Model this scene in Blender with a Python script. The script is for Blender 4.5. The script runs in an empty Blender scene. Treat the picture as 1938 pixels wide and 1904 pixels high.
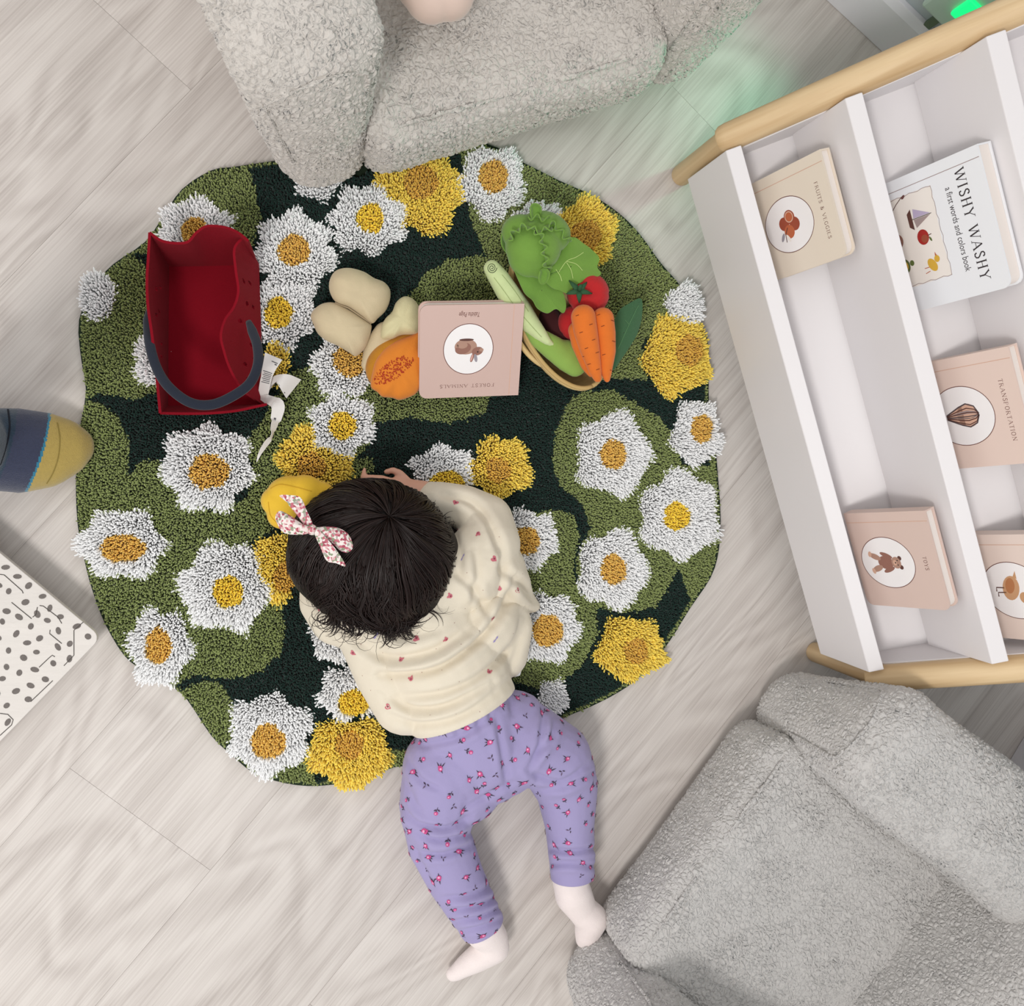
import bpy, bmesh, math, random
import numpy as np
from mathutils import Vector, Matrix
from mathutils.bvhtree import BVHTree
random.seed(7); RNG=np.random.default_rng(11)
PI=math.pi
C=bpy.context.scene.collection
SC=bpy.context.scene
# ---------------------------------------------------------------- camera (phone held above the play corner)
IW,IH,FPX,HC=1938.,1904.,1785.,1.25
NAD=(564.2,878.9)
def _rot():
    d=np.array([NAD[0]-IW/2,-(NAD[1]-IH/2),-FPX]); d/=np.linalg.norm(d)
    b=np.array([0,0,-1.]); v=np.cross(d,b); c=d@b
    K=np.array([[0,-v[2],v[1]],[v[2],0,-v[0]],[-v[1],v[0],0]])
    return np.eye(3)+K+K@K/(1+c)
RC=_rot(); CAMP=np.array([0,0,HC])
def P(px,py,z=0.):
    d=RC@np.array([px-IW/2,-(py-IH/2),-FPX]); return Vector(CAMP+d*((z-HC)/d[2]))
def Qn(p):
    c=(np.asarray(p)-CAMP)@RC
    return np.stack([IW/2-FPX*c[...,0]/c[...,2], IH/2+FPX*c[...,1]/c[...,2]],-1)
cd=bpy.data.cameras.new('camera'); cam=bpy.data.objects.new('camera',cd); C.objects.link(cam)
cd.sensor_fit='HORIZONTAL'; cd.sensor_width=36; cd.lens=36*FPX/IW; cd.clip_start=.01
cam.matrix_world=Matrix.Translation(CAMP)@Matrix(RC.tolist()).to_4x4()
SC.camera=cam
# ---------------------------------------------------------------- light
w=bpy.data.worlds.new('world'); SC.world=w; w.use_nodes=True
w.node_tree.nodes['Background'].inputs[0].default_value=(1,.985,.97,1)
w.node_tree.nodes['Background'].inputs[1].default_value=.78
def area(name,loc,target,size,power,col=(1,1,1)):
    l=bpy.data.lights.new(name,'AREA'); l.energy=power; l.size=size; l.color=col; l.shape='DISK'
    o=bpy.data.objects.new(name,l); C.objects.link(o); o.location=loc
    o.rotation_euler=(Vector(target)-Vector(loc)).to_track_quat('-Z','Y').to_euler(); return o
area('ceiling_lamp',(-.75,-1.0,2.35),(.15,0,0),.5,25,(1,.975,.95))
area('ceiling_lamp',(1.1,1.0,2.4),(.3,0,0),.9,13,(1,.98,.97))
SC.view_settings.view_transform='Standard'; SC.view_settings.look='None'
SC.view_settings.exposure=0.12; SC.view_settings.gamma=1; SC.view_settings.use_curve_mapping=False
# ---------------------------------------------------------------- materials
def lin(h):
    if isinstance(h,str):
        h=h.lstrip('#'); c=[int(h[i:i+2],16)/255 for i in (0,2,4)]
    else: c=list(h)
    return tuple((x/12.92 if x<=.04045 else ((x+.055)/1.055)**2.4) for x in c)+(1,)
MATS={}
def mat(name,col,rough=.7,sheen=0,bump=0,bscale=200,var=0,vscale=30,spec=.4,island=0,metal=0,emit=None,stretch=None,coat=0,sss=0):
    if name in MATS: return MATS[name]
    m=bpy.data.materials.new(name); m.use_nodes=True; nt=m.node_tree; b=nt.nodes['Principled BSDF']
    c=lin(col); b.inputs['Base Color'].default_value=c; b.inputs['Roughness'].default_value=rough
    b.inputs['Specular IOR Level'].default_value=spec; b.inputs['Metallic'].default_value=metal
    if sheen: b.inputs['Sheen Weight'].default_value=sheen; b.inputs['Sheen Roughness'].default_value=.5
    if coat: b.inputs['Coat Weight'].default_value=coat
    if sss: b.inputs['Subsurface Weight'].default_value=sss; b.inputs['Subsurface Scale'].default_value=.01; b.inputs['Subsurface Radius'].default_value=(1,.3,.2)
    if emit: b.inputs['Emission Color'].default_value=c; b.inputs['Emission Strength'].default_value=emit
    tc=nt.nodes.new('ShaderNodeTexCoord'); src=tc.outputs['Object']
    if stretch:
        mp=nt.nodes.new('ShaderNodeMapping'); mp.inputs['Scale'].default_value=stretch
        nt.links.new(src,mp.inputs[0]); src=mp.outputs[0]
    if var or island:
        mx=nt.nodes.new('ShaderNodeHueSaturation'); mx.inputs['Color'].default_value=c
        mr=nt.nodes.new('ShaderNodeMapRange'); a=var or island
        mr.inputs['To Min'].default_value=1-a; mr.inputs['To Max'].default_value=1+a
        if island:
            g=nt.nodes.new('ShaderNodeNewGeometry'); nt.links.new(g.outputs['Random Per Island'],mr.inputs[0])
        else:
            n=nt.nodes.new('ShaderNodeTexNoise'); n.inputs['Scale'].default_value=vscale; n.inputs['Detail'].default_value=4
            nt.links.new(src,n.inputs[0]); nt.links.new(n.outputs[0],mr.inputs[0])
            mr.inputs['From Min'].default_value=.25; mr.inputs['From Max'].default_value=.75
        nt.links.new(mr.outputs[0],mx.inputs['Value']); nt.links.new(mx.outputs[0],b.inputs['Base Color'])
    if bump:
        n=nt.nodes.new('ShaderNodeTexNoise'); n.inputs['Scale'].default_value=bscale; n.inputs['Detail'].default_value=5
        nt.links.new(src,n.inputs[0]); bp=nt.nodes.new('ShaderNodeBump'); bp.inputs['Strength'].default_value=bump; bp.inputs['Distance'].default_value=.002
        nt.links.new(n.outputs[0],bp.inputs['Height']); nt.links.new(bp.outputs[0],b.inputs['Normal'])
    MATS[name]=m; return m
def wood_floor():
    m=bpy.data.materials.new('pale_oak_laminate'); m.use_nodes=True; nt=m.node_tree; b=nt.nodes['Principled BSDF']; N=nt.nodes.new; L=nt.links.new
    tc=N('ShaderNodeTexCoord'); g=N('ShaderNodeNewGeometry')
    off=N('ShaderNodeVectorMath'); off.operation='SCALE'; off.inputs[0].default_value=(37,53,11); L(g.outputs['Random Per Island'],off.inputs['Scale'])
    ad=N('ShaderNodeVectorMath'); L(tc.outputs['Object'],ad.inputs[0]); L(off.outputs[0],ad.inputs[1])
    def noise(scale,det,dist,sc3):
        mp=N('ShaderNodeMapping'); mp.inputs['Scale'].default_value=sc3; L(ad.outputs[0],mp.inputs[0])
        n=N('ShaderNodeTexNoise'); n.inputs['Scale'].default_value=scale; n.inputs['Detail'].default_value=det; n.inputs['Distortion'].default_value=dist
        L(mp.outputs[0],n.inputs[0]); return n.outputs[0]
    big=noise(2.2,2,.6,(1,3.2,1)); fine=noise(95,6,.25,(.04,4.6,1)); mid=noise(11,3,1.2,(.35,1.8,1))
    # growth rings: contour lines of the large noise
    mu=N('ShaderNodeMath'); mu.operation='MULTIPLY'; mu.inputs[1].default_value=60; L(big,mu.inputs[0])
    sn=N('ShaderNodeMath'); sn.operation='SINE'; L(mu.outputs[0],sn.inputs[0])
    r=N('ShaderNodeMath'); r.operation='MULTIPLY_ADD'; r.inputs[1].default_value=.085; r.inputs[2].default_value=.0; L(sn.outputs[0],r.inputs[0])
    s1=N('ShaderNodeMath'); s1.operation='MULTIPLY_ADD'; s1.inputs[1].default_value=.70; L(fine,s1.inputs[0]); L(r.outputs[0],s1.inputs[2])
    s2=N('ShaderNodeMath'); s2.operation='MULTIPLY_ADD'; s2.inputs[1].default_value=.40; L(mid,s2.inputs[0]); L(s1.outputs[0],s2.inputs[2])
    cr=N('ShaderNodeValToRGB'); e=cr.color_ramp.elements; e[0].position=.28; e[0].color=lin('#b3aaa4'); e[1].position=.72; e[1].color=lin('#d6cfc9')
    k=cr.color_ramp.elements.new(.50); k.color=lin('#c8c0ba')
    L(s2.outputs[0],cr.inputs[0])
    hs=N('ShaderNodeHueSaturation'); mr=N('ShaderNodeMapRange'); mr.inputs['To Min'].default_value=.965; mr.inputs['To Max'].default_value=1.035
    L(g.outputs['Random Per Island'],mr.inputs[0]); L(mr.outputs[0],hs.inputs['Value']); L(cr.outputs[0],hs.inputs['Color']); L(hs.outputs[0],b.inputs['Base Color'])
    b.inputs['Roughness'].default_value=.52; b.inputs['Specular IOR Level'].default_value=.35
    bp=N('ShaderNodeBump'); bp.inputs['Strength'].default_value=.25; bp.inputs['Distance'].default_value=.0012; L(s2.outputs[0],bp.inputs['Height']); L(bp.outputs[0],b.inputs['Normal'])
    return m
def wood_round(name,c1,c2):
    m=bpy.data.materials.new(name); m.use_nodes=True; nt=m.node_tree; b=nt.nodes['Principled BSDF']; N=nt.nodes.new; L=nt.links.new
    tc=N('ShaderNodeTexCoord'); mp=N('ShaderNodeMapping'); mp.inputs['Scale'].default_value=(22,22,1.2); L(tc.outputs['Object'],mp.inputs[0])
    n=N('ShaderNodeTexNoise'); n.inputs['Scale'].default_value=3; n.inputs['Detail'].default_value=5; n.inputs['Distortion'].default_value=.6; L(mp.outputs[0],n.inputs[0])
    cr=N('ShaderNodeValToRGB'); e=cr.color_ramp.elements; e[0].position=.3; e[0].color=lin(c1); e[1].position=.7; e[1].color=lin(c2); L(n.outputs[0],cr.inputs[0])
    L(cr.outputs[0],b.inputs['Base Color']); b.inputs['Roughness'].default_value=.5
    return m
def sherpa(name,col,cell=105,disp=.0042):
    m=bpy.data.materials.new(name); m.use_nodes=True; nt=m.node_tree; b=nt.nodes['Principled BSDF']; N=nt.nodes.new; L=nt.links.new
    b.inputs['Roughness'].default_value=.95; b.inputs['Sheen Weight'].default_value=.35; b.inputs['Specular IOR Level'].default_value=.15
    tc=N('ShaderNodeTexCoord')
    n0=N('ShaderNodeTexNoise'); n0.inputs['Scale'].default_value=55; n0.inputs['Detail'].default_value=3; L(tc.outputs['Object'],n0.inputs[0])
    sb=N('ShaderNodeVectorMath'); sb.operation='SUBTRACT'; sb.inputs[1].default_value=(.5,.5,.5); L(n0.outputs['Color'],sb.inputs[0])
    sc=N('ShaderNodeVectorMath'); sc.operation='SCALE'; sc.inputs['Scale'].default_value=.016; L(sb.outputs[0],sc.inputs[0])
    ad=N('ShaderNodeVectorMath'); L(tc.outputs['Object'],ad.inputs[0]); L(sc.outputs[0],ad.inputs[1])
    v=N('ShaderNodeTexVoronoi'); v.inputs['Scale'].default_value=cell; v.feature='DISTANCE_TO_EDGE'; L(ad.outputs[0],v.inputs['Vector'])
    vs=N('ShaderNodeMapRange'); vs.interpolation_type='SMOOTHSTEP'; vs.inputs['From Max'].default_value=.30; L(v.outputs['Distance'],vs.inputs[0])
    n1=N('ShaderNodeTexNoise'); n1.inputs['Scale'].default_value=420; n1.inputs['Detail'].default_value=3; n1.inputs['Distortion'].default_value=1.5; L(ad.outputs[0],n1.inputs[0])
    n2=N('ShaderNodeTexNoise'); n2.inputs['Scale'].default_value=22; n2.inputs['Detail'].default_value=2; L(tc.outputs['Object'],n2.inputs[0])
    h=N('ShaderNodeMath'); h.operation='MULTIPLY_ADD'; h.inputs[1].default_value=1; h.inputs[2].default_value=0; L(vs.outputs[0],h.inputs[0])
    # depth of the curl pattern varies over the pile
    mr=N('ShaderNodeMapRange'); mr.inputs['From Min'].default_value=.35; mr.inputs['From Max'].default_value=.65; mr.inputs['To Min'].default_value=.55; mr.inputs['To Max'].default_value=1.1; L(n2.outputs[0],mr.inputs[0])
    hm=N('ShaderNodeMath'); hm.operation='MULTIPLY'; L(h.outputs[0],hm.inputs[0]); L(mr.outputs[0],hm.inputs[1])
    h2=N('ShaderNodeMath'); h2.operation='MULTIPLY_ADD'; h2.inputs[1].default_value=.22; L(n1.outputs[0],h2.inputs[0]); L(hm.outputs[0],h2.inputs[2])
    d=N('ShaderNodeDisplacement'); d.inputs['Scale'].default_value=disp; d.inputs['Midlevel'].default_value=.6; L(h2.outputs[0],d.inputs['Height'])
    L(d.outputs[0],nt.nodes['Material Output'].inputs['Displacement']); m.displacement_method='BOTH'
    hs=N('ShaderNodeHueSaturation'); hs.inputs['Color'].default_value=lin(col); mv=N('ShaderNodeMapRange'); mv.inputs['To Min'].default_value=.93; mv.inputs['To Max'].default_value=1.07
    L(n1.outputs[0],mv.inputs[0]); L(mv.outputs[0],hs.inputs['Value']); L(hs.outputs[0],b.inputs['Base Color'])
    return m
# ---------------------------------------------------------------- mesh helpers
def tag(o,label,cat,group=None):
    o['label']=label; o['category']=cat
    if group: o['group']=group
    return o
def empty(name,loc,label,cat,group=None,mw=None):
    o=bpy.data.objects.new(name,None); C.objects.link(o); o.empty_display_size=.02
    if mw is not None: o.matrix_world=mw
    else: o.location=loc
    return tag(o,label,cat,group)
def raw(name,verts,faces,mats,parent=None,mi=None,smooth=False,world=True):
    """one mesh object; verts in world space, re-expressed in the parent's frame"""
    me=bpy.data.meshes.new(name)
    V=np.asarray(verts,dtype=np.float64).reshape(-1,3)
    o=bpy.data.objects.new(name,me); C.objects.link(o)
    if parent is not None:
        o.parent=parent
        if world:
            bpy.context.view_layer.update()
            M=np.array(parent.matrix_world.inverted()); V=V@M[:3,:3].T+M[:3,3]
    if isinstance(faces,np.ndarray):
        n,k=faces.shape; me.vertices.add(len(V)); me.vertices.foreach_set('co',V.astype(np.float32).ravel())
        me.loops.add(n*k); me.loops.foreach_set('vertex_index',faces.astype(np.int32).ravel())
        me.polygons.add(n); me.polygons.foreach_set('loop_start',np.arange(0,n*k,k,dtype=np.int32)); 
        me.update(calc_edges=True)
    else:
        me.from_pydata(V.tolist(),[],faces); me.update()
    for m in (mats if isinstance(mats,(list,tuple)) else [mats]): me.materials.append(m)
    if mi is not None: me.polygons.foreach_set('material_index',np.asarray(mi,dtype=np.int32))
    if smooth: me.polygons.foreach_set('use_smooth',np.ones(len(me.polygons),dtype=bool))
    me.update(); return o
class MB:
    """collects simple closed shapes into ONE mesh"""
    def __init__(s): s.v=[]; s.f=[]; s.m=[]
    def add(s,v,f,m=0):
        o=len(s.v); s.v+= [tuple(x) for x in v]; s.f+= [tuple(i+o for i in q) for q in f]; s.m+= [m]*len(f)
    def hexa(s,p,m=0):   # 8 points bottom ring then top ring
        s.add(p,[(3,2,1,0),(4,5,6,7),(0,1,5,4),(1,2,6,5),(2,3,7,6),(3,0,4,7)],m)
    def box(s,a,b,M=None,m=0):
        x0,y0,z0=a;x1,y1,z1=b; p=[Vector(q) for q in [(x0,y0,z0),(x1,y0,z0),(x1,y1,z0),(x0,y1,z0),(x0,y0,z1),(x1,y0,z1),(x1,y1,z1),(x0,y1,z1)]]
        s.hexa([M@q for q in p] if M else p,m)
    def prism(s,poly,off,m=0):  # polygon (3d pts) extruded by vector
        n=len(poly); a=[Vector(q) for q in poly]; b=[q+Vector(off) for q in a]
        s.add(a+b,[tuple(range(n))[::-1],tuple(range(n,2*n))]+[(i,(i+1)%n,n+(i+1)%n,n+i) for i in range(n)],m)
    def poly(s,pts,m=0): s.add(pts,[tuple(range(len(pts)))],m)
    def tube(s,pts,rad,n=8,m=0,caps=True,flat=1.0,up=None):
        pts=[Vector(p) for p in pts]; k=len(pts); r=rad if hasattr(rad,'__len__') else [rad]*k
        t0=(pts[1]-pts[0]).normalized(); ref=Vector(up) if up else (Vector((0,0,1)) if abs(t0.z)<.9 else Vector((1,0,0)))
        vs=[]; a=None
        for i,p in enumerate(pts):
            t=(pts[min(i+1,k-1)]-pts[max(i-1,0)]).normalized()
            if a is None: a=(ref-t*ref.dot(t)).normalized()
            else: a=(a-t*a.dot(t)).normalized()
            if up: 
                a2=Vector(up)-t*Vector(up).dot(t)
                if a2.length>1e-3: a=a2.normalized()
            b=t.cross(a)
            for j in range(n):
                q=2*PI*j/n; vs.append(p+a*math.cos(q)*r[i]*flat+b*math.sin(q)*r[i])
        f=[(i*n+j,i*n+(j+1)%n,(i+1)*n+(j+1)%n,(i+1)*n+j) for i in range(k-1) for j in range(n)]
        if caps: f+= [tuple(range(n))[::-1],tuple((k-1)*n+j for j in range(n))]
        s.add(vs,f,m)
    def build(s,name,mats,parent=None,smooth=False,world=True):
        return raw(name,s.v,s.f,mats,parent,s.m,smooth,world)
def bevel(o,w=.002,seg=2):
    b=o.modifiers.new('bevel','BEVEL'); b.width=w; b.segments=seg; b.limit_method='ANGLE'; b.angle_limit=.6; return o
def autosmooth(o,ang=.7):
    bm=bmesh.new(); bm.from_mesh(o.data)
    for f in bm.faces: f.smooth=True
    for e in bm.edges:
        e.smooth = not (len(e.link_faces)==2 and e.calc_face_angle(0)>ang)
    bm.to_mesh(o.data); bm.free(); return o
def smooth_path(pts,n=8,closed=False):
    """Catmull-Rom through pts"""
    A=np.array([list(p) for p in pts],float); k=len(A); out=[]
    idx=range(k if closed else k-1)
    for i in idx:
        p0=A[(i-1)%k] if closed or i>0 else A[0]; p1=A[i]; p2=A[(i+1)%k]; p3=A[(i+2)%k] if closed or i+2<k else A[-1]
        for j in range(n):
            t=j/n; out.append(.5*((2*p1)+(-p0+p2)*t+(2*p0-5*p1+4*p2-p3)*t*t+(-p0+3*p1-3*p2+p3)*t**3))
    if not closed: out.append(A[-1])
    return np.array(out)
_ico={}
def ico(sub=3):
    if sub not in _ico:
        bm=bmesh.new(); bmesh.ops.create_icosphere(bm,subdivisions=sub,radius=1)
        _ico[sub]=(np.array([v.co[:] for v in bm.verts]),[tuple(v.index for v in f.verts) for f in bm.faces]); bm.free()
    return _ico[sub]
def blob(name,spheres,mats,parent=None,voxel=.003,smooth=4,sub=3,post=None,decim=None):
    """union of spheres/ellipsoids (x,y,z,(rx,ry,rz)[,rot]) fused into one continuous surface"""
    iv,iff=ico(sub); V=[];F=[]
    for k,s in enumerate(spheres):
        c=np.array(s[0][:]); r=s[1]; r=np.array([r,r,r]) if not hasattr(r,'__len__') else np.array(r)
        q=iv*r
        if len(s)>2 and s[2] is not None: q=q@np.array(s[2]).T
        F+= [tuple(i+k*len(iv) for i in f) for f in iff]; V.append(q+c)
    V=np.concatenate(V); me=bpy.data.meshes.new(name+'_t'); me.from_pydata(V.tolist(),[],F); me.update()
    o=bpy.data.objects.new(name+'_t',me); C.objects.link(o)
    m=o.modifiers.new('r','REMESH'); m.mode='VOXEL'; m.voxel_size=voxel
    if smooth: s=o.modifiers.new('s','SMOOTH'); s.iterations=smooth; s.factor=.5
    dg=bpy.context.evaluated_depsgraph_get(); dg.update(); nm=bpy.data.meshes.new_from_object(o.evaluated_get(dg))
    n=len(nm.vertices); co=np.empty(n*3,np.float32); nm.vertices.foreach_get('co',co); co=co.reshape(-1,3).astype(float)
    no=np.empty(n*3,np.float32); nm.vertices.foreach_get('normal',no); no=no.reshape(-1,3)
    faces=[tuple(p.vertices) for p in nm.polygons]
    bpy.data.objects.remove(o); bpy.data.meshes.remove(me); bpy.data.meshes.remove(nm)
    if post is not None: co=post(co,no)
    return raw(name,co,faces,mats,parent,smooth=True)
def chain(pts,step=.25,rs=None):
    """(px,py,z,r) stations -> dense spheres; r may be (r,flat) giving rz=r*flat"""
    A=[]; W=[]
    for p in pts:
        r=p[3]; fl=p[4] if len(p)>4 else 1.0
        A.append(np.array(list(P(p[0],p[1],p[2]))+[r,fl]))
    out=[]
    for a,b in zip(A[:-1],A[1:]):
        n=max(1,int(math.ceil(np.linalg.norm(a[:3]-b[:3])/(min(a[3],b[3])*step))))
        for i in range(n): out.append(a+(b-a)*i/n)
    out.append(A[-1])
    return [(q[:3],(q[3],q[3],q[3]*q[4])) for q in out]
def bvh_of(o):
    dg=bpy.context.evaluated_depsgraph_get(); dg.update(); return BVHTree.FromObject(o,dg), o.matrix_world.copy()
def inpoly(px,py,poly):
    poly=np.asarray(poly,float); x0,y0=poly[:,0],poly[:,1]; x1,y1=np.roll(x0,-1),np.roll(y0,-1); c=np.zeros(px.shape,bool)
    for a,b,d,e in zip(x0,y0,x1,y1):
        if b==e: continue
        c^=((b>py)!=(e>py))&(px<(d-a)*(py-b)/(e-b)+a)
    return c
def rbox(sx,sy,sz,r,res,fn=None):
    """dense rounded box with its base centred on the origin plane z=0; fn reshapes the vertices"""
    S=np.array([sx,sy,sz]); N=np.maximum(2,np.round(S/res).astype(int)); V=[];F=[];off=0
    for ax in range(3):
        a,b=[i for i in range(3) if i!=ax]
        for sgn in (0,1):
            ia,ib=np.meshgrid(np.arange(N[a]+1),np.arange(N[b]+1),indexing='ij'); v=np.zeros(ia.shape+(3,),int)
            v[...,a]=ia; v[...,b]=ib; v[...,ax]=sgn*N[ax]; V.append(v.reshape(-1,3))
            q=(ia*(N[b]+1)+ib)[:-1,:-1].ravel()+off; f=np.stack([q,q+N[b]+1,q+N[b]+2,q+1],1)
            if (sgn==0)^(ax==1): f=f[:,::-1]
            F.append(f); off+=v.size//3
    V=np.concatenate(V);F=np.concatenate(F)
    U,inv=np.unique(V,axis=0,return_inverse=True); F=inv.reshape(-1)[F]
    p=U/N*S-S/2; lim=S/2-r; c=np.clip(p,-lim,lim); d=p-c; n=np.linalg.norm(d,axis=1,keepdims=True); n[n==0]=1
    m=np.abs(d).max(1,keepdims=True)
    p=c+d/n*np.maximum(m,0); p=c+ (d/n)*r*(m>0)*1.0*np.minimum(1,m/r*1.0)
    p[:,2]+=sz/2
    if fn is not None: p=fn(p)
    return p,F
def struct(o): o['kind']='structure'; return o
# ================================================================ THE SETTING
FL=np.array([math.cos(math.radians(49)),math.sin(math.radians(49))]); FN=np.array([-FL[1],FL[0]])
a0=np.array(P(132,1454)[:2]); b0=np.array(P(392,1654)[:2]); pwid=abs((b0-a0)@FN); e0=a0@FN; s0=a0@FL
def floor():
    v=[];f=[];rr=random.Random(3)
    c2=np.array(P(372,180)[:2])
    for k in range(-11,12):
        n1=e0+k*pwid; n0=n1-pwid; g=.00018
        if k==0: st=s0
        elif n0<c2@FN+.02<n1 : st=c2@FL
        else: st=rr.uniform(-1,1)
        x=st-1.2*4
        for j in range(8):
            q=[(x+g,n0+g),(x+1.2-g,n0+g),(x+1.2-g,n1-g),(x+g,n1-g)]
            o=len(v); v+= [(a,b,0.) for a,b in q]+[(a,b,-.0006) for a,b in q]
            f+= [(o,o+1,o+2,o+3),(o+4,o+7,o+6,o+5)]+[(o+i,o+4+i,o+4+(i+1)%4,o+(i+1)%4) for i in range(4)]
            x+=1.2
    o=raw('floor',v,f,wood_floor()); o.rotation_euler=(0,0,math.radians(49)); struct(o)
    MBs=MB(); MBs.box((-5,-3.2,-.03),(5,3.2,-.00062)); s=MBs.build('trim_1',mat('underlay','#a59d96')); s.rotation_euler=(0,0,math.radians(49)); struct(s)
floor()
white=mat('white_gloss_paint','#eceaf0',.35); wallm=mat('pale_grey_wall_paint','#c3cbd0',.8,bump=.1,bscale=150)
# the two walls meet at right angles behind the book shelf
wa=np.array(P(1588,0)[:2]); wd=np.array([math.cos(math.radians(-35)),math.sin(math.radians(-35))]); wn=np.array([-wd[1],wd[0]])
wb=np.array(P(1912,1464)[:2]); wd2=np.array([-wn[0],-wn[1]])
t=(wb-wa)@wd; corner=wa+wd*t   # corner of the room
def wall(name,p0,p1,nrm,bname):
    p0=np.array(p0);p1=np.array(p1);n=np.array(nrm)*.1; h=2.45
    m=MB(); m.hexa([(p0[0],p0[1],0),(p1[0],p1[1],0),(p1[0]+n[0],p1[1]+n[1],0),(p0[0]+n[0],p0[1]+n[1],0),(p0[0],p0[1],h),(p1[0],p1[1],h),(p1[0]+n[0],p1[1]+n[1],h),(p0[0]+n[0],p0[1]+n[1],h)])
    struct(m.build(name,wallm))
    n=-np.array(nrm)*.014; m=MB(); z=.085
    prof=[(0,0.0005),(1,.0005),(1,z-.012),(.55,z),(0,z)]
    A=[(p0[0]+n[0]*a,p0[1]+n[1]*a,b) for a,b in prof]; off=(p1[0]-p0[0],p1[1]-p0[1],0)
    m.prism(A,off); struct(bevel(m.build(bname,white),.001))
wall('wall_back',wa-wd*.12,corner,wn,'baseboard_back')
wall('wall_right',corner,corner+wd2*2.2,wd,'baseboard_right')
# dark green panel with a small green lamp low on the back wall
def wallpt(px,py):  # ray through a pixel onto the face of the back wall
    d=np.array(P(px,py,0))-CAMP; t=(wa-CAMP[:2])@wn/(d[:2]@wn); return CAMP+d*t
g1=wallpt(1800,15); g2=wallpt(1862,2)
def wl(p): return (p[:2]-wa)@wd
root=empty('wall_panel',(*(wa+wd*wl(g1)),g1[2]),'dark green panel fixed low on the grey wall behind the shelf rail','panel')
m=MB(); W3=lambda u,z,o: (*(wa+wd*u-wn*o),z)
def wbox(m,u0,u1,z0,z1,o0,o1,mi=0): m.hexa([W3(u0,z0,o1),W3(u1,z0,o1),W3(u1,z0,o0),W3(u0,z0,o0),W3(u0,z1,o1),W3(u1,z1,o1),W3(u1,z1,o0),W3(u0,z1,o0)],mi)
gl=wallpt(1778,20); gr_=wallpt(1822,8)
wbox(m,wl(gl),wl(gr_),gl[2]-.06,gl[2]+.35,.001,.008)
bevel(m.build('panel',mat('sage_green_paint','#66755f',.6),root),.001)
m=MB(); g3=wallpt(1855,3)
wbox(m,wl(g3)-.05,wl(g3)+.06,g3[2]-.05,g3[2]+.06,.001,.02)
nl=empty('night_light',(*(wa+wd*wl(g3)),g3[2]),'small plug-in night light glowing green on the wall','night light')
bevel(m.build('housing',mat('pale_green_plastic','#c8dccf',.4),nl),.004)
m=MB(); wbox(m,wl(g3)-.02,wl(g3)+.022,g3[2]-.018,g3[2]+.02,.02,.028); bevel(m.build('lens',mat('green_glow','#12cf74',.3,emit=1.2),nl),.003)
sp=bpy.data.lights.new('night_light_beam','SPOT'); sp.energy=2.6; sp.color=(.3,1,.62); sp.spot_size=math.radians(74); sp.spot_blend=1; sp.shadow_soft_size=.03
so=bpy.data.objects.new('night_light_beam',sp); C.objects.link(so); so.location=Vector(W3(wl(g3),g3[2],.05))
so.rotation_euler=(P(1130,230,.03)-so.location).to_track_quat('-Z','Y').to_euler()

# ================================================================ BOOK SHELF
S=HC/1.42
SA=np.array([.5893,.4543])*S; th=math.radians(-72.08); SU=np.array([math.cos(th),math.sin(th)]); SV=np.array([-SU[1],SU[0]]); SL=.801*S
def SP(u,v,z): q=SA+SU*u+SV*v; return Vector((q[0],q[1],z))
swh=mat('white_lacquered_board','#e7e3e4',.42); ash=wood_round('pale_ash_dowel','#c8a679','#e3c89e')
shelf=empty('book_shelf',SP(SL/2,.15*S,0),'white tiered front-facing book shelf with round ash wood side rails','book shelf')
NT=3; DV,DZ=.1085*S,.1245*S; th_l=.019*S
def lipf(k): return (-.020*S+DV*k,.071*S+DZ*k),(-.022*S+DV*k,.206*S+DZ*k)  # bottom, top of the lip front
for k in range(NT+1):
    (v0,z0),(v1,z1)=lipf(k); m=MB()
    i0,i1=.016*S,SL-.016*S; zt=z1+ (0 if k<NT else .06)
    poly=[(v0,z0),(v0+th_l,z0),(v1+th_l,zt+.010*S),(v1,zt)]
    m.prism([SP(i0,a,b) for a,b in poly],SP(i1,0,0)-SP(i0,0,0)); bevel(m.build('lip_board' if k<NT else 'back_board',swh,shelf),.0012)
    if k<NT:
        m=MB(); (vb,zb)=lipf(k+1)[0]; zf=.118*S+DZ*k; zb_=.190*S+DZ*k; va=v1+th_l-.006; vbk=vb+.008
        poly=[(va,zf-.012),(vbk,zb_-.012),(vbk,zb_),(va,zf)]
        m.prism([SP(i0,a,b) for a,b in poly],SP(i1,0,0)-SP(i0,0,0)); m.build('shelf_board',swh,shelf)
for s,(ua,ub) in (('a',(.001,.0165*S)),('b',(SL-.0165*S,SL-.001))):
    m=MB(); poly=[(.0,.095*S),(.06*S,.10*S),(.40*S,.46*S),(.40*S,.62*S),(.30*S,.53*S),(.012*S,.195*S),(.0,.17*S)]
    m.prism([SP(ua,a,b) for a,b in poly],SP(ub,0,0)-SP(ua,0,0)); bevel(m.build('side_panel',swh,shelf),.001)
RR=.0195*S
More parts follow.
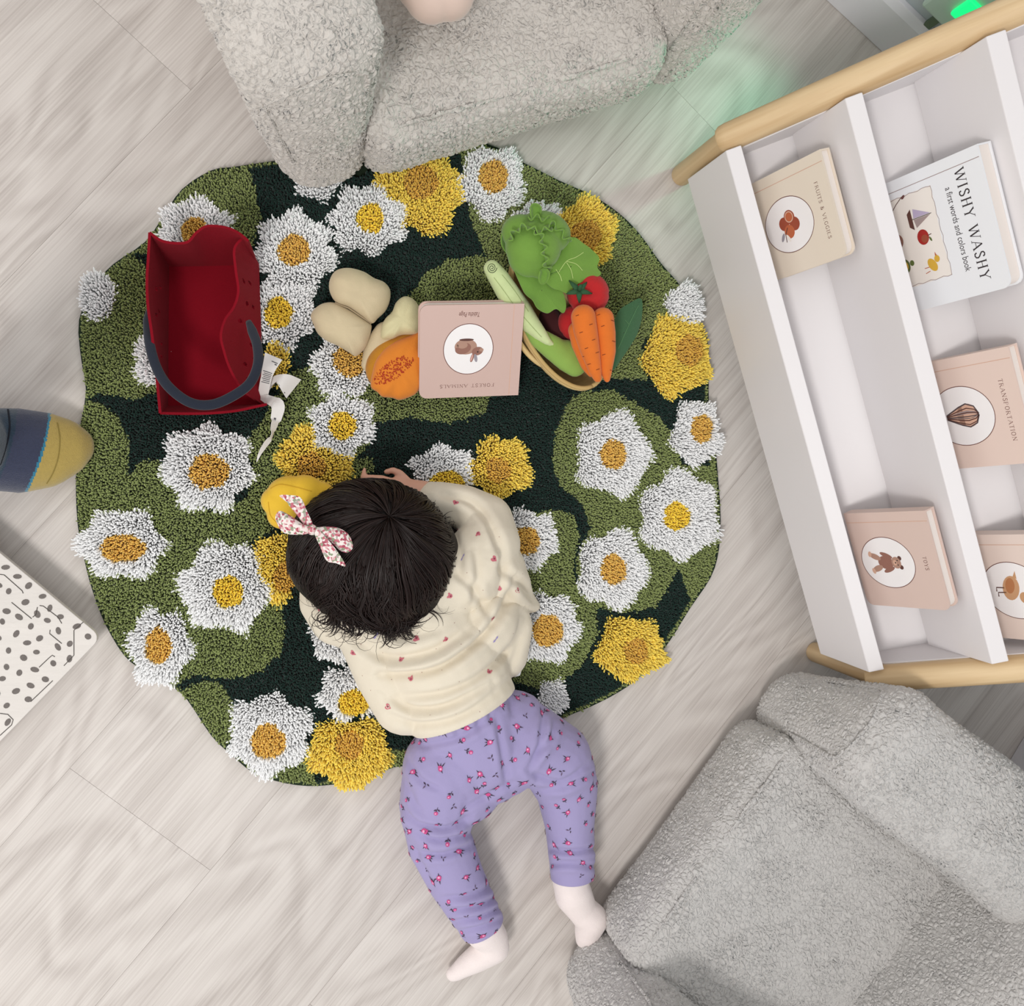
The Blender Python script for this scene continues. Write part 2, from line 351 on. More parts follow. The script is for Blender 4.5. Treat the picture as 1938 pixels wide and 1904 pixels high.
for uu in (-.004*S,SL+.004*S):
    leg=MB(); leg.tube([SP(uu,.006*S,.0005),SP(uu,.006*S,.006*S),SP(uu,.006*S,.20*S)],[RR*.80,RR*.86,RR*.92],24); autosmooth(bevel(leg.build('leg',ash,shelf),.002))
    a=SP(uu,-.012*S,.18*S); b=SP(uu,.42*S,.65*S); d=(b-a).normalized()
    q=d.to_track_quat('Z','Y'); mw=Matrix.Translation(a)@q.to_matrix().to_4x4(); Lr=(b-a).length
    r=MB(); r.tube([(0,0,0),(0,0,.004),(0,0,.012),(0,0,Lr-.01),(0,0,Lr)],[RR*.8,RR*.95,RR,RR,RR*.85],28)
    o=raw('rail',r.v,r.f,ash,None,r.m); autosmooth(o); o.parent=shelf; bpy.context.view_layer.update(); o.matrix_parent_inverse=shelf.matrix_world.inverted(); o.matrix_world=mw
    bl=MB(); bl.tube([SP(uu,.40*S,.0005),SP(uu,.40*S,.62*S)],[RR*.85,RR*.9],24); autosmooth(bl.build('leg',ash,shelf))

# ================================================================ LETTERING (thin-thick serif capitals drawn as strokes)
G={'W':(1.15,['0,1 .3,0 T','.3,0 .57,.95 t','.57,.95 .85,0 T','.85,0 1.13,1 t'],'0,1 .57,1 1.13,1'),
'I':(.3,['.15,0 .15,1 T'],'.15,0 .15,1'),'S':(.6,['.52,.8 .42,.97 .25,1 .1,.9 .09,.72 .25,.57 .42,.46 .54,.3 .5,.1 .33,0 .14,.03 .06,.22 T'],''),
'H':(.8,['.12,0 .12,1 T','.66,0 .66,1 T','.12,.52 .66,.52 t'],'.12,0 .12,1 .66,0 .66,1'),'Y':(.8,['.04,1 .4,.5 T','.4,.5 .76,1 t','.4,.5 .4,0 T'],'.04,1 .76,1 .4,0'),
'A':(.85,['.05,0 .42,1 t','.42,1 .8,0 T','.18,.35 .66,.35 t'],'.05,0 .8,0'),'F':(.62,['.12,0 .12,1 T','.12,.98 .56,.98 t','.12,.52 .45,.52 t','.56,.98 .56,.85 t'],'.12,0'),
'R':(.75,['.12,0 .12,1 T','.12,.98 .42,.96 .55,.83 .52,.6 .36,.5 .12,.5 t','.34,.5 .7,0 T'],'.12,0 .7,0'),'U':(.8,['.12,1 .12,.25 .25,.03 .45,0 .62,.1 .67,.3 T','.67,.3 .67,1 t'],'.12,1 .67,1'),
'T':(.72,['.36,0 .36,1 T','.04,.98 .68,.98 t','.04,.98 .03,.82 t','.68,.98 .69,.82 t'],'.36,0'),'&':(.8,['.72,.5 .6,.1 .35,0 .12,.08 .1,.3 .3,.5 .48,.7 .45,.92 .3,1 .18,.88 .22,.65 .7,0 T'],''),
'V':(.8,['.04,1 .4,0 T','.4,0 .76,1 t'],'.04,1 .76,1'),'E':(.65,['.12,0 .12,1 T','.12,.98 .56,.98 t','.12,.52 .45,.52 t','.12,.02 .6,.02 t','.6,.02 .6,.16 t'],''),
'G':(.8,['.68,.8 .52,.98 .32,.98 .12,.78 .08,.5 .13,.2 .32,.02 .52,.02 .66,.14 .66,.42 T'],'.66,.42'),'O':(.82,['.4,1 .17,.88 .08,.5 .17,.12 .4,0 .64,.12 .73,.5 .64,.88 .4,1 T'],''),
'N':(.85,['.12,0 .12,1 t','.12,1 .7,0 T','.7,0 .7,1 t'],'.12,0 .7,1'),'P':(.66,['.12,0 .12,1 T','.12,.98 .42,.96 .56,.8 .52,.58 .36,.47 .12,.47 t'],'.12,0'),
'M':(1.0,['.12,0 .14,1 t','.14,1 .5,.1 T','.5,.1 .85,1 t','.85,1 .88,0 T'],'.12,0 .88,0'),'L':(.62,['.12,0 .12,1 T','.12,.02 .56,.02 t','.56,.02 .58,.18 t'],'.12,1'),
'D':(.8,['.12,0 .12,1 T','.12,.98 .4,.97 .64,.8 .7,.5 .64,.2 .4,.03 .12,.02 T'],''),' ':(.42,[],'')}
def ribbon(m,pts,wd,z,mi,f):
    pts=[Vector(p+(0,)) for p in pts]; n=len(pts); L=[];R=[]
    for i in range(n):
        t=(pts[min(i+1,n-1)]-pts[max(i-1,0)]).normalized(); nn=Vector((-t.y,t.x,0))*wd/2; L.append(pts[i]+nn); R.append(pts[i]-nn)
    for i in range(n-1): m.add([f(L[i].x,L[i].y,z),f(R[i].x,R[i].y,z),f(R[i+1].x,R[i+1].y,z),f(L[i+1].x,L[i+1].y,z)],[(0,1,2,3)],mi)
def serif_text(m,txt,cx,cy,h,z,mi,f,gap=.12,width=None,bold=1):
    tot=sum(G[c][0]+gap for c in txt)-gap; sx=h if width is None else width/tot; x=cx-tot*sx/2
    for c in txt:
        w_,st,sf=G[c]
        for s in st:
            q=s.split(); th_=(.13 if q[-1]=='T' else .06)*h*bold; pts=[tuple(float(a) for a in p.split(',')) for p in q[:-1]]
            ribbon(m,[(x+a*sx,cy+(b-.5)*h) for a,b in pts],th_,z,mi,f)
        for p in sf.split():
            a,b=[float(k) for k in p.split(',')]; ribbon(m,[(x+(a-.13)*sx,cy+(b-.5)*h),(x+(a+.13)*sx,cy+(b-.5)*h)],.05*h*bold,z,mi,f)
        x+=(w_+gap)*sx
def font_text(m,txt,cx,cy,h,z,mi,f,width=None,shear=0):
    cu=bpy.data.curves.new('t','FONT'); cu.body=txt; cu.align_x='CENTER'; cu.align_y='CENTER'; cu.size=1; cu.shear=shear; cu.resolution_u=3
    o=bpy.data.objects.new('t',cu); C.objects.link(o); bpy.context.view_layer.update(); me=bpy.data.meshes.new_from_object(o)
    xs=[v.co.x for v in me.vertices]; k=h if width is None else width/(max(xs)-min(xs))
    m.add([f(cx+v.co.x*k,cy+v.co.y*h,z) for v in me.vertices],[tuple(p.vertices) for p in me.polygons],mi)
    bpy.data.objects.remove(o); bpy.data.curves.remove(cu); bpy.data.meshes.remove(me)
def ell(m,cx,cy,rx,ry,z,mi,f,rot=0,n=20,a0=0,a1=2*PI):
    c,s=math.cos(rot),math.sin(rot); pts=[]
    for i in range(n):
        a=a0+(a1-a0)*i/(n if a1-a0>6.2 else n-1); x=rx*math.cos(a); y=ry*math.sin(a); pts.append(f(cx+x*c-y*s,cy+x*s+y*c,z))
    m.add(pts,[tuple(range(n))],mi)
def ring(m,cx,cy,rx,ry,wd,z,mi,f,n=56):
    V=[]
    for i in range(n):
        a=2*PI*i/n; V+=[f(cx+rx*math.cos(a),cy+ry*math.sin(a),z),f(cx+(rx-wd)*math.cos(a),cy+(ry-wd)*math.sin(a),z)]
    m.add(V,[(2*i,2*((i+1)%n),2*((i+1)%n)+1,2*i+1) for i in range(n)],mi)
def pg(m,pts,z,mi,f): m.add([f(a,b,z) for a,b in pts],[tuple(range(len(pts)))],mi)
# ---- small watercolour pictures; x right, y up, unit = picture half-height
def art(kind,m,cx,cy,s,z,f,I):
    g=lambda x,y,zz=z: f(x,y,zz)
    E=lambda x,y,rx,ry,c,rot=0,dz=0: ell(m,cx+x*s,cy+y*s,rx*s,ry*s,z+dz,I[c],f,rot)
    Pg=lambda pts,c,dz=0: pg(m,[(cx+a*s,cy+b*s) for a,b in pts],z+dz,I[c],f)
    Rb=lambda pts,w_,c,dz=0: ribbon(m,[(cx+a*s,cy+b*s) for a,b in pts],w_*s,z+dz,I[c],f)
    e=.00004
    if kind=='rabbit':
        E(.15,-.15,.62,.45,'lbrown'); E(.3,-.05,.45,.32,'mbrown',.3,e); E(.35,-.25,.3,.2,'lbrown',0,2*e); E(-.5,.12,.32,.24,'mbrown',.3,e); E(-.72,.05,.12,.1,'lbrown',0,2*e)
        E(-.22,.5,.09,.26,'mbrown',-.25,2*e); E(-.2,.5,.045,.2,'pink',-.25,3*e); E(-.42,.52,.09,.24,'grey',.2,2*e); E(-.52,.16,.04,.045,'black',0,4*e); E(.12,-.55,.4,.07,'dbrown',0,2*e); E(.65,-.2,.1,.1,'lbrown',0,2*e)
    elif kind=='oranges':
        for x,y,c in ((-.3,.35,'orange'),(.05,.55,'dorange'),(.3,.15,'orange'),(-.1,-.05,'dorange')): E(x,y,.3,.3,c,0,e*(x+1))
        E(-.32,.33,.3,.3,'dorange',0,3*e); E(-.32,.33,.25,.25,'peach',0,4*e); E(-.32,.33,.2,.2,'orange',0,5*e)
        Rb([(.1,.1),(.35,-.1),(.7,-.15)],.04,'dbrown',6*e); E(.55,.0,.2,.08,'cream',.5,5*e); E(.45,-.3,.2,.08,'grey',-.6,5*e)
    elif kind=='bear':
        E(0,-.1,.3,.4,'mbrown'); E(0,.45,.26,.24,'lbrown',0,e); E(-.2,.66,.1,.1,'dbrown'); E(.2,.66,.1,.1,'dbrown'); E(-.32,.0,.1,.32,'mbrown',-.35,e); E(.32,.0,.1,.32,'mbrown',.35,e)
        E(-.25,-.6,.13,.3,'lbrown',-.35,2*e); E(.28,-.6,.13,.3,'lbrown',.35,2*e); E(-.36,-.85,.13,.09,'peach',-.3,3*e); E(.4,-.85,.13,.09,'peach',.3,3*e)
        E(0,.38,.12,.09,'peach',0,2*e); E(0,.41,.04,.03,'black',0,3*e); E(-.1,.52,.03,.03,'black',0,3*e); E(.1,.52,.03,.03,'black',0,3*e)
    elif kind=='balloon':
        E(0,.25,.5,.5,'peach'); Pg([(-.44,.05),(.44,.05),(.1,-.75),(-.1,-.75)],'peach')
        for k in (-1,-.62,-.25,.1,.45,.8,1): Rb([(.08*k,-.75),(.38*k,-.1),(.49*k,.25),(.35*k,.6),(.02*k,.76)],.045 if abs(k)<1 else .06,'dgrey' if k in(-1,1,.1) else 'dbrown',e)
        for k in (-.43,.3): Pg([(.08*k,-.75),(.4*k,-.1),(.5*k,.25),(.35*k,.6),(0,.76),(.25*k+.05,.5),(.3*k+.06,.2),(.2*k+.05,-.2)],'mgrey',e*.5)
        Pg([(-.12,-.95),(.12,-.95),(.13,-.8),(-.13,-.8)],'dbrown',e)
    elif kind=='duckling':
        E(-.1,-.1,.55,.36,'tan',-.35); E(-.2,-.12,.35,.2,'orange2',-.3,e); E(.3,.42,.25,.23,'tan',0,e); Pg([(.5,.47),(.8,.38),(.5,.33)],'dbrown',2*e); E(.38,.48,.035,.035,'black',0,2*e)
        Rb([(-.1,-.4),(-.1,-.75),(.08,-.78)],.05,'dbrown'); Rb([(.1,-.36),(.12,-.72),(.3,-.74)],.05,'dbrown'); Pg([(-.6,.1),(-.85,.25),(-.5,.25)],'tan')
def ob_palette():
    cols=dict(lbrown='#b08a78',mbrown='#94685a',dbrown='#5d3a32',pink='#d9a79c',grey='#9a949c',black='#241c1c',orange='#bb6440',dorange='#9c4a33',peach='#d5ab94',cream='#f0e8e0',dgrey='#55484a',mgrey='#a3918e',tan='#c99a72',orange2='#b6794e',red='#a5261f',green='#5d6b35',yellow='#d8ab3d',lilac='#b7a9c4',darktext='#3a3335',brownring='#6e4137',plum='#6b4340')
    names=list(cols); return {n:i for i,n in enumerate(names)},[mat('print_'+n,cols[n],.55) for n in names]
def book(kind,label,mw,W_,H_,T_,cover,title,author=None,group=None,big=False,y0=0.):
    """board book; local x right, y up the cover, z out of the front cover"""
    root=empty('board_book',None,label,'book',group,mw)
    ct=.0022; R_=.010; bpy.context.view_layer.update()
    tr=lambda q: mw@Vector(q)
    def sheet(x0,x1,y0,y1,z0,z1,rc):
        pts=[(x0,y0)]+[(x1-rc+rc*math.cos(a),y0+rc+rc*math.sin(a)) for a in np.linspace(-PI/2,0,7)]+[(x1-rc+rc*math.cos(a),y1-rc+rc*math.sin(a)) for a in np.linspace(0,PI/2,7)]+[(x0,y1)]
        return [tr((a,b,z0)) for a,b in pts], tr((0,0,z1))-tr((0,0,z0))
    I,ML=ob_palette(); cm=mat('cover_'+kind,cover,.5); wm=mat('cover_white','#f4f0ef',.5); off=2
    m=MB(); m.prism(*sheet(.0,W_,y0,H_,T_-ct,T_,R_),0)
    J={k:v+off for k,v in I.items()}; f=lambda x,y,z: tr((x,y,T_+z))
    ribbon(m,[(.011,y0+.001),(.011,H_-.001)],.0008,.00005,J['peach' if not big else 'mgrey'],f)
    if not big:
        cx,cy=W_*.52,H_*.47; rx,ry=(W_*.25,H_*.275) if kind=='forest' else (W_*.275,H_*.29)
        ell(m,cx,cy,rx,ry,.00006,1,f,n=48); ring(m,cx,cy,rx,ry,.0009,.0001,J['brownring'],f)
        art({'forest':'rabbit','fruits':'oranges','transport':'balloon','toys':'bear','duck':'duckling'}[kind],m,cx,cy-(.0 if kind!='fruits' else .006),ry*(.68 if kind not in('toys','duck') else .72),.00015,f,J)
        if title: serif_text(m,title,W_*.52,H_*.872,H_*.036,.00012,J['brownring'],f,bold=.85,width=(W_*.55 if len(title)>5 else None),gap=.16)
        if author: font_text(m,author,W_*.52,H_*.1,.0085,.00012,J['brownring'],f,shear=.3,width=W_*.2)
    else:
        # torn-paper square with painted things, big two-line title at the head of the cover
        pg(m,[(W_*.12,H_*.11),(W_*.80,H_*.11),(W_*.81,H_*.30),(W_*.80,H_*.60),(W_*.5,H_*.59),(W_*.13,H_*.605)],.00006,J['cream'],f)
        ring_pts=[(W_*.13,H_*.11)]+[(W_*.13+.0008*math.sin(i*1.9),H_*(.11+.49*i/14)) for i in range(15)]+[(W_*(.13+.67*i/16),H_*.6+.0009*math.sin(i*2.3)) for i in range(17)]+[(W_*.8+.0009*math.sin(i*2.1),H_*(.6-.49*i/14)) for i in range(15)]
        ribbon(m,ring_pts,.0007,.0001,J['mgrey'],f)
        E=lambda x,y,rx,ry,c,rot=0,dz=0: ell(m,W_*x,H_*y,W_*rx,W_*ry,.0002+dz,J[c],f,rot); e=.00004
        # sailing boat
        Pg=lambda pts,c,dz=0: pg(m,[(W_*a,H_*b) for a,b in pts],.0002+dz,J[c],f)
        Pg([(.24,.40),(.40,.40),(.37,.365),(.27,.365)],'dbrown'); Pg([(.315,.41),(.315,.55),(.245,.42)],'lilac'); Pg([(.325,.41),(.325,.55),(.39,.42)],'mgrey'); ribbon(m,[(W_*.32,H_*.4),(W_*.32,H_*.56)],.0007,.0003,J['darktext'],f)
        E(.47,.45,.058,.052,'red'); E(.485,.46,.03,.03,'dorange',0,e); ribbon(m,[(W_*.47,H_*.49),(W_*.465,H_*.52)],.0009,.0003,J['dbrown'],f); E(.50,.505,.02,.008,'green',.4,e)
        E(.69,.47,.055,.035,'yellow',.5); E(.655,.515,.026,.024,'yellow',0,e); Pg([(.63,.52),(.60,.51),(.63,.505)],'orange',e); ribbon(m,[(W_*.70,H_*.44),(W_*.70,H_*.40)],.0008,.0002,J['orange'],f); ribbon(m,[(W_*.73,H_*.44),(W_*.74,H_*.40)],.0008,.0002,J['orange'],f)
        E(.44,.24,.055,.05,'mbrown');
        for a,b in ((.42,.25),(.45,.22),(.46,.26),(.43,.225)): E(a,b,.01,.01,'dbrown',0,e)
        E(.64,.25,.055,.045,'green'); E(.64,.25,.035,.028,'yellow',0,e); E(.63,.31,.022,.02,'green'); E(.68,.20,.018,.01,'green'); E(.60,.20,.018,.01,'green')
        E(.26,.2,.06,.045,'mbrown',.6); E(.30,.235,.035,.03,'lbrown',0,e); E(.27,.19,.04,.01,'dbrown',.6,e); ribbon(m,[(W_*.24,H_*.22),(W_*.17,H_*.30),(W_*.13,H_*.36)],.0009,.0003,J['dbrown'],f); E(.135,.37,.02,.011,'plum',2.1)
        serif_text(m,'WISHY WASHY',W_*.5,H_*.835,H_*.072,.00012,J['darktext'],f,gap=.24,width=W_*.80)
        font_text(m,'a first words and colors book',W_*.5,H_*.725,.0115,.00012,J['darktext'],f,width=W_*.62)
    m.build('front_cover',[cm,wm]+ML,root)
    b=MB(); b.prism(*sheet(.0,W_,y0,H_,0,ct,R_)); b.build('back_cover',cm,root)
    b=MB(); b.prism(*sheet(.0,W_-.002,y0+.002,H_-.002,ct+.0003,T_-ct-.0003,R_)); b.build('pages',mat('page_board','#efe6df',.7),root)
    b=MB(); b.box((-.0018,y0,0),(0,H_,T_),mw); b.build('spine',cm,root)
    return root
def shelf_book(kind,label,u0,W_,H_,k,cover,title,T_=.016,vt=.060,zt=None,lean=.035,author=None,big=False):
    # cover plane leans back against the board behind
    vt=vt*S+DV*k; top=SP(u0,vt,zt*S); bot=SP(u0,vt-lean,0); dz=math.sqrt(H_*H_-lean*lean); bot=SP(u0,vt-lean,zt*S-dz)
    Y=(top-bot).normalized(); X=(SP(1,0,0)-SP(0,0,0)).normalized(); Z=X.cross(Y)
    o=bot-Z*T_; mw=Matrix(((X.x,Y.x,Z.x,o.x),(X.y,Y.y,Z.y,o.y),(X.z,Y.z,Z.z,o.z),(0,0,0,1)))
    return book(kind,label,mw,W_,H_,T_,cover,title,author,group='board books on the shelf',big=big,y0=.018*S)
shelf_book('fruits','cream board book with oranges in an oval, front tier of the shelf',.064*S,.139*S,.158*S,0,'#e6d9c8','FRUITS & VEGGIES',zt=.291)
shelf_book('wishy','large white board book with small painted toys, second tier of the shelf',.130*S,.172*S,.190*S,1,'#eeeff2',None,T_=.022,zt=.432,big=True)
shelf_book('transport','pale pink board book with a striped hot-air balloon in an oval',.375*S,.150*S,.165*S,1,'#e5cec2','TRANSPORTATION',zt=.402)
shelf_book('toys','dusty pink board book with a teddy bear in an oval',.560*S,.141*S,.162*S,0,'#d9c1b6','TOYS',zt=.312)
shelf_book('duck','pale pink board book with a duckling in an oval',.622*S,.150*S,.160*S,1,'#e5d2c7','BABIES'[:0] or None,zt=.412)

# ================================================================ RUG
rug_px=[(470,312),(540,302),(620,290),(700,285),(830,273),(915,270),(990,308),(1060,343),(1120,370),(1170,403),(1210,443),(1250,498),(1290,545),(1312,590),(1338,640),(1341,700),(1341,760),(1352,830),(1358,900),(1363,975),(1360,1040),(1345,1092),(1305,1152),(1265,1216),(1215,1277),(1170,1310),(1120,1336),(1068,1358),(1000,1395),(900,1430),(800,1448),(745,1452),(690,1474),(605,1487),(540,1482),(480,1462),(440,1430),(400,1392),(355,1325),(325,1299),(270,1268),(235,1240),(200,1182),(176,1120),(160,1060),(147,990),(144,900),(150,820),(163,740),(154,680),(150,605),(180,540),(215,500),(275,458),(310,408),(345,358),(400,323),(440,317)]
greens=[
 [(290,440),(330,350),(400,310),(468,312),(485,360),(493,410),(480,450),(470,480),(380,480),(300,470)],
 [(130,600),(170,530),(205,490),(255,486),(275,500),(282,540),(285,600),(290,700),(297,742),(250,755),(200,745),(163,750),(140,680)],
 [(240,470),(290,440),(300,470),(275,480)],
 [(130,750),(190,762),(225,790),(243,840),(243,905),(262,872),(300,872),(340,930),(400,970),(470,940),(478,880),(462,850),(480,815),(510,770),(540,720),(560,700),(600,690),(680,740),(700,745),(690,770),(705,800),(700,840),(640,900),(530,920),(510,960),(520,1000),(495,1015),(470,1030),(480,1060),(500,1110),(530,1130),(540,1190),(530,1240),(490,1275),(440,1285),(370,1278),(340,1292),(320,1300),(235,1260),(160,1120),(140,1060),(130,990),(130,900)],
 [(340,1310),(380,1290),(415,1290),(440,1330),(452,1370),(430,1410),(380,1400)],
 [(520,1440),(600,1400),(590,1460),(605,1500),(540,1500),(470,1470)],[(735,1420),(800,1420),(800,1470),(740,1465)],
 [(775,560),(800,520),(850,490),(930,482),(960,500),(990,560),(985,690),(930,740),(920,780),(850,800),(770,790),(705,800),(690,760),(700,700),(720,620)],
 [(870,280),(900,255),(990,295),(1080,335),(1190,395),(1270,490),(1310,545),(1290,600),(1215,650),(1225,720),(1180,715),(1120,720),(1000,640),(920,480),(900,440),(888,400),(880,340)],
 [(1100,740),(1160,738),(1200,760),(1250,790),(1280,830),(1290,880),(1380,880),(1385,975),(1380,1040),(1350,1110),(1310,1140),(1300,1110),(1285,1075),(1270,1110),(1240,1150),(1180,1160),(1120,1150),(1095,1090),(1090,1060),(1120,1000),(1100,950),(1060,920),(1045,870),(1050,820),(1070,770)],
 [(985,1000),(1000,970),(1060,965),(1090,975),(1095,1010),(1085,1080),(1100,1120),(1130,1150),(1135,1200),(1110,1250),(1070,1290),(1020,1305),(970,1290),(975,1200),(1000,1130),(950,1060),(950,1000)],
 [(660,870),(700,865),(708,885),(690,905),(650,905)],
 [(1335,740),(1360,740),(1360,900),(1345,900)]]
# name, cx, cy, rx, ry, petals, turn, centre (colour, cx, cy, rx, ry)
O_,Y_,D_='orange_yarn','lemon_yarn','ochre_yarn'
flowers=[
 ('w',535,590,62,70,6,.3,(Y_,527,592,25,29)),('w',370,432,72,56,6,.5,(O_,368,438,24,26)),('w',302,682,50,52,5,0,None),('w',558,477,76,74,7,.2,(O_,557,474,30,29)),
 ('y',795,362,84,80,5,.9,(D_,797,345,32,32)),('w',697,415,72,64,7,.4,(Y_,701,414,25,28)),('w',932,345,62,68,5,.3,(O_,933,335,27,30)),('w',1020,425,50,44,6,.2,None),
 ('w',600,345,42,34,5,0,None),('w',183,560,34,47,1,0,None),('w',652,690,62,62,6,.1,(O_,662,682,30,30)),('y',597,868,74,62,5,.5,(D_,590,882,26,24)),('w',648,803,61,58,6,.3,(Y_,648,806,25,26)),
 ('w',391,885,86,81,7,.2,(O_,395,893,37,32)),('w',230,1030,82,65,6,0,(O_,232,1037,42,25)),('w',302,1225,60,72,6,.9,(O_,300,1222,24,33)),
 ('w',510,1390,78,76,6,.5,(O_,508,1402,32,32)),('y',662,1425,80,66,5,.2,(D_,662,1410,26,26)),('w',665,1312,62,52,6,.6,(Y_,670,1330,28,24)),('w',636,1205,48,50,6,.2,None),
 ('w',1000,1021,55,56,6,.2,(O_,995,1024,25,25)),('w',1038,1188,58,66,6,.1,(O_,1036,1193,28,30)),('w',1160,860,70,79,5,.95,(O_,1160,860,24,27)),('w',1160,1078,66,74,5,1.0,(O_,1161,1077,24,28)),
 ('w',1286,975,76,82,6,.35,(Y_,1281,977,24,26)),('w',1318,820,48,62,5,.3,(O_,1328,812,20,26)),('w',1297,580,36,46,4,.2,None),('y',1281,674,64,76,5,.4,(D_,1303,664,26,28)),
 ('y',1110,438,58,64,5,.75,(D_,1108,446,28,28)),('w',838,892,60,48,6,.3,(Y_,846,912,32,20)),('y',948,885,58,58,5,.35,(D_,943,889,23,23)),
 ('y',520,1078,48,66,5,.1,(D_,546,1092,28,27)),('w',425,1112,84,84,6,.1,(Y_,432,1120,28,29)),('y',1193,1228,65,60,5,.3,(D_,1203,1232,22,24)),('w',1046,1322,30,36,5,.2,None),('y',522,688,24,42,1,0,None)]
yarn={'w':('white_yarn','#ffffff'),'y':('yellow_yarn','#ffe468'),O_:('orange_yarn','#efc566'),Y_:('lemon_yarn','#ffdf52'),D_:('ochre_yarn','#e8bd58'),'g':('olive_green_yarn','#939f63'),'d':('bottle_green_yarn','#1a342d')}
ym={k:mat(n,c,.95,sheen=.25,island=(.07 if k in 'w' else .16),spec=.1) for k,(n,c) in yarn.items()}
def lobed(cx,cy,rx,ry,n,turn,grow=0):
    a=np.linspace(0,2*PI,80,endpoint=False); amp=.10 if n>1 else .02
    r=1+amp*np.cos(n*(a-turn*1.3))+.03*np.cos(3*a+cx)+.025*np.cos((n+5)*a+cy)
    return np.stack([cx+(rx+grow)*r*np.cos(a),cy+(ry+grow)*r*np.sin(a)],1)
def strands(base,tip,rad,n=3):
    """curved yarn ends: 3-sided, two segments"""
    k=len(base); mid=(base+tip)/2; mid[:,2]+= .12*(tip[:,2]-base[:,2]); side=RNG.normal(size=(k,3)); side[:,2]=0; side/=np.linalg.norm(side,axis=1,keepdims=True)
    oth=np.stack([-side[:,1],side[:,0],np.zeros(k)],1); V=np.zeros((k,10,3)); ang=[0,2*PI/3,4*PI/3]
    for j,a in enumerate(ang):
        o=side*math.cos(a)+oth*math.sin(a); rr=rad[:,None]
        V[:,j]=base+o*rr*1.6; V[:,3+j]=mid+o*rr*1.25; V[:,6+j]=tip+o*rr*.85
    V[:,9]=tip+ (tip-mid)*.12
    q=[];t=[]
    for l in (0,3):
        for j in range(3): q.append((l+j,l+(j+1)%3,l+3+(j+1)%3,l+3+j))
    t=[(6,7,9,9),(7,8,9,9),(8,6,9,9)]
    F=np.array(q); F=(F[None]+np.arange(k)[:,None,None]*10).reshape(-1,4)
    T=np.array([(6,7,9),(7,8,9),(8,6,9)]); T=(T[None]+np.arange(k)[:,None,None]*10).reshape(-1,3)
    return V.reshape(-1,3),F,T
def strand_mesh(name,base,tip,rad,m,parent):
    V,F,T=strands(base,tip,rad); me=bpy.data.meshes.new(name); o=bpy.data.objects.new(name,me); C.objects.link(o); o.parent=parent
    M=np.array(parent.matrix_world.inverted()); V=V@M[:3,:3].T+M[:3,3]
    me.vertices.add(len(V)); me.vertices.foreach_set('co',V.astype(np.float32).ravel())
    me.loops.add(F.size+T.size); me.loops.foreach_set('vertex_index',np.concatenate([F.ravel(),T.ravel()]).astype(np.int32))
    me.polygons.add(len(F)+len(T)); ls=np.concatenate([np.arange(len(F))*4,F.size+np.arange(len(T))*3]).astype(np.int32); me.polygons.foreach_set('loop_start',ls)
    me.polygons.foreach_set('use_smooth',np.ones(len(F)+len(T),bool)); me.update(calc_edges=True); me.materials.append(m); return o
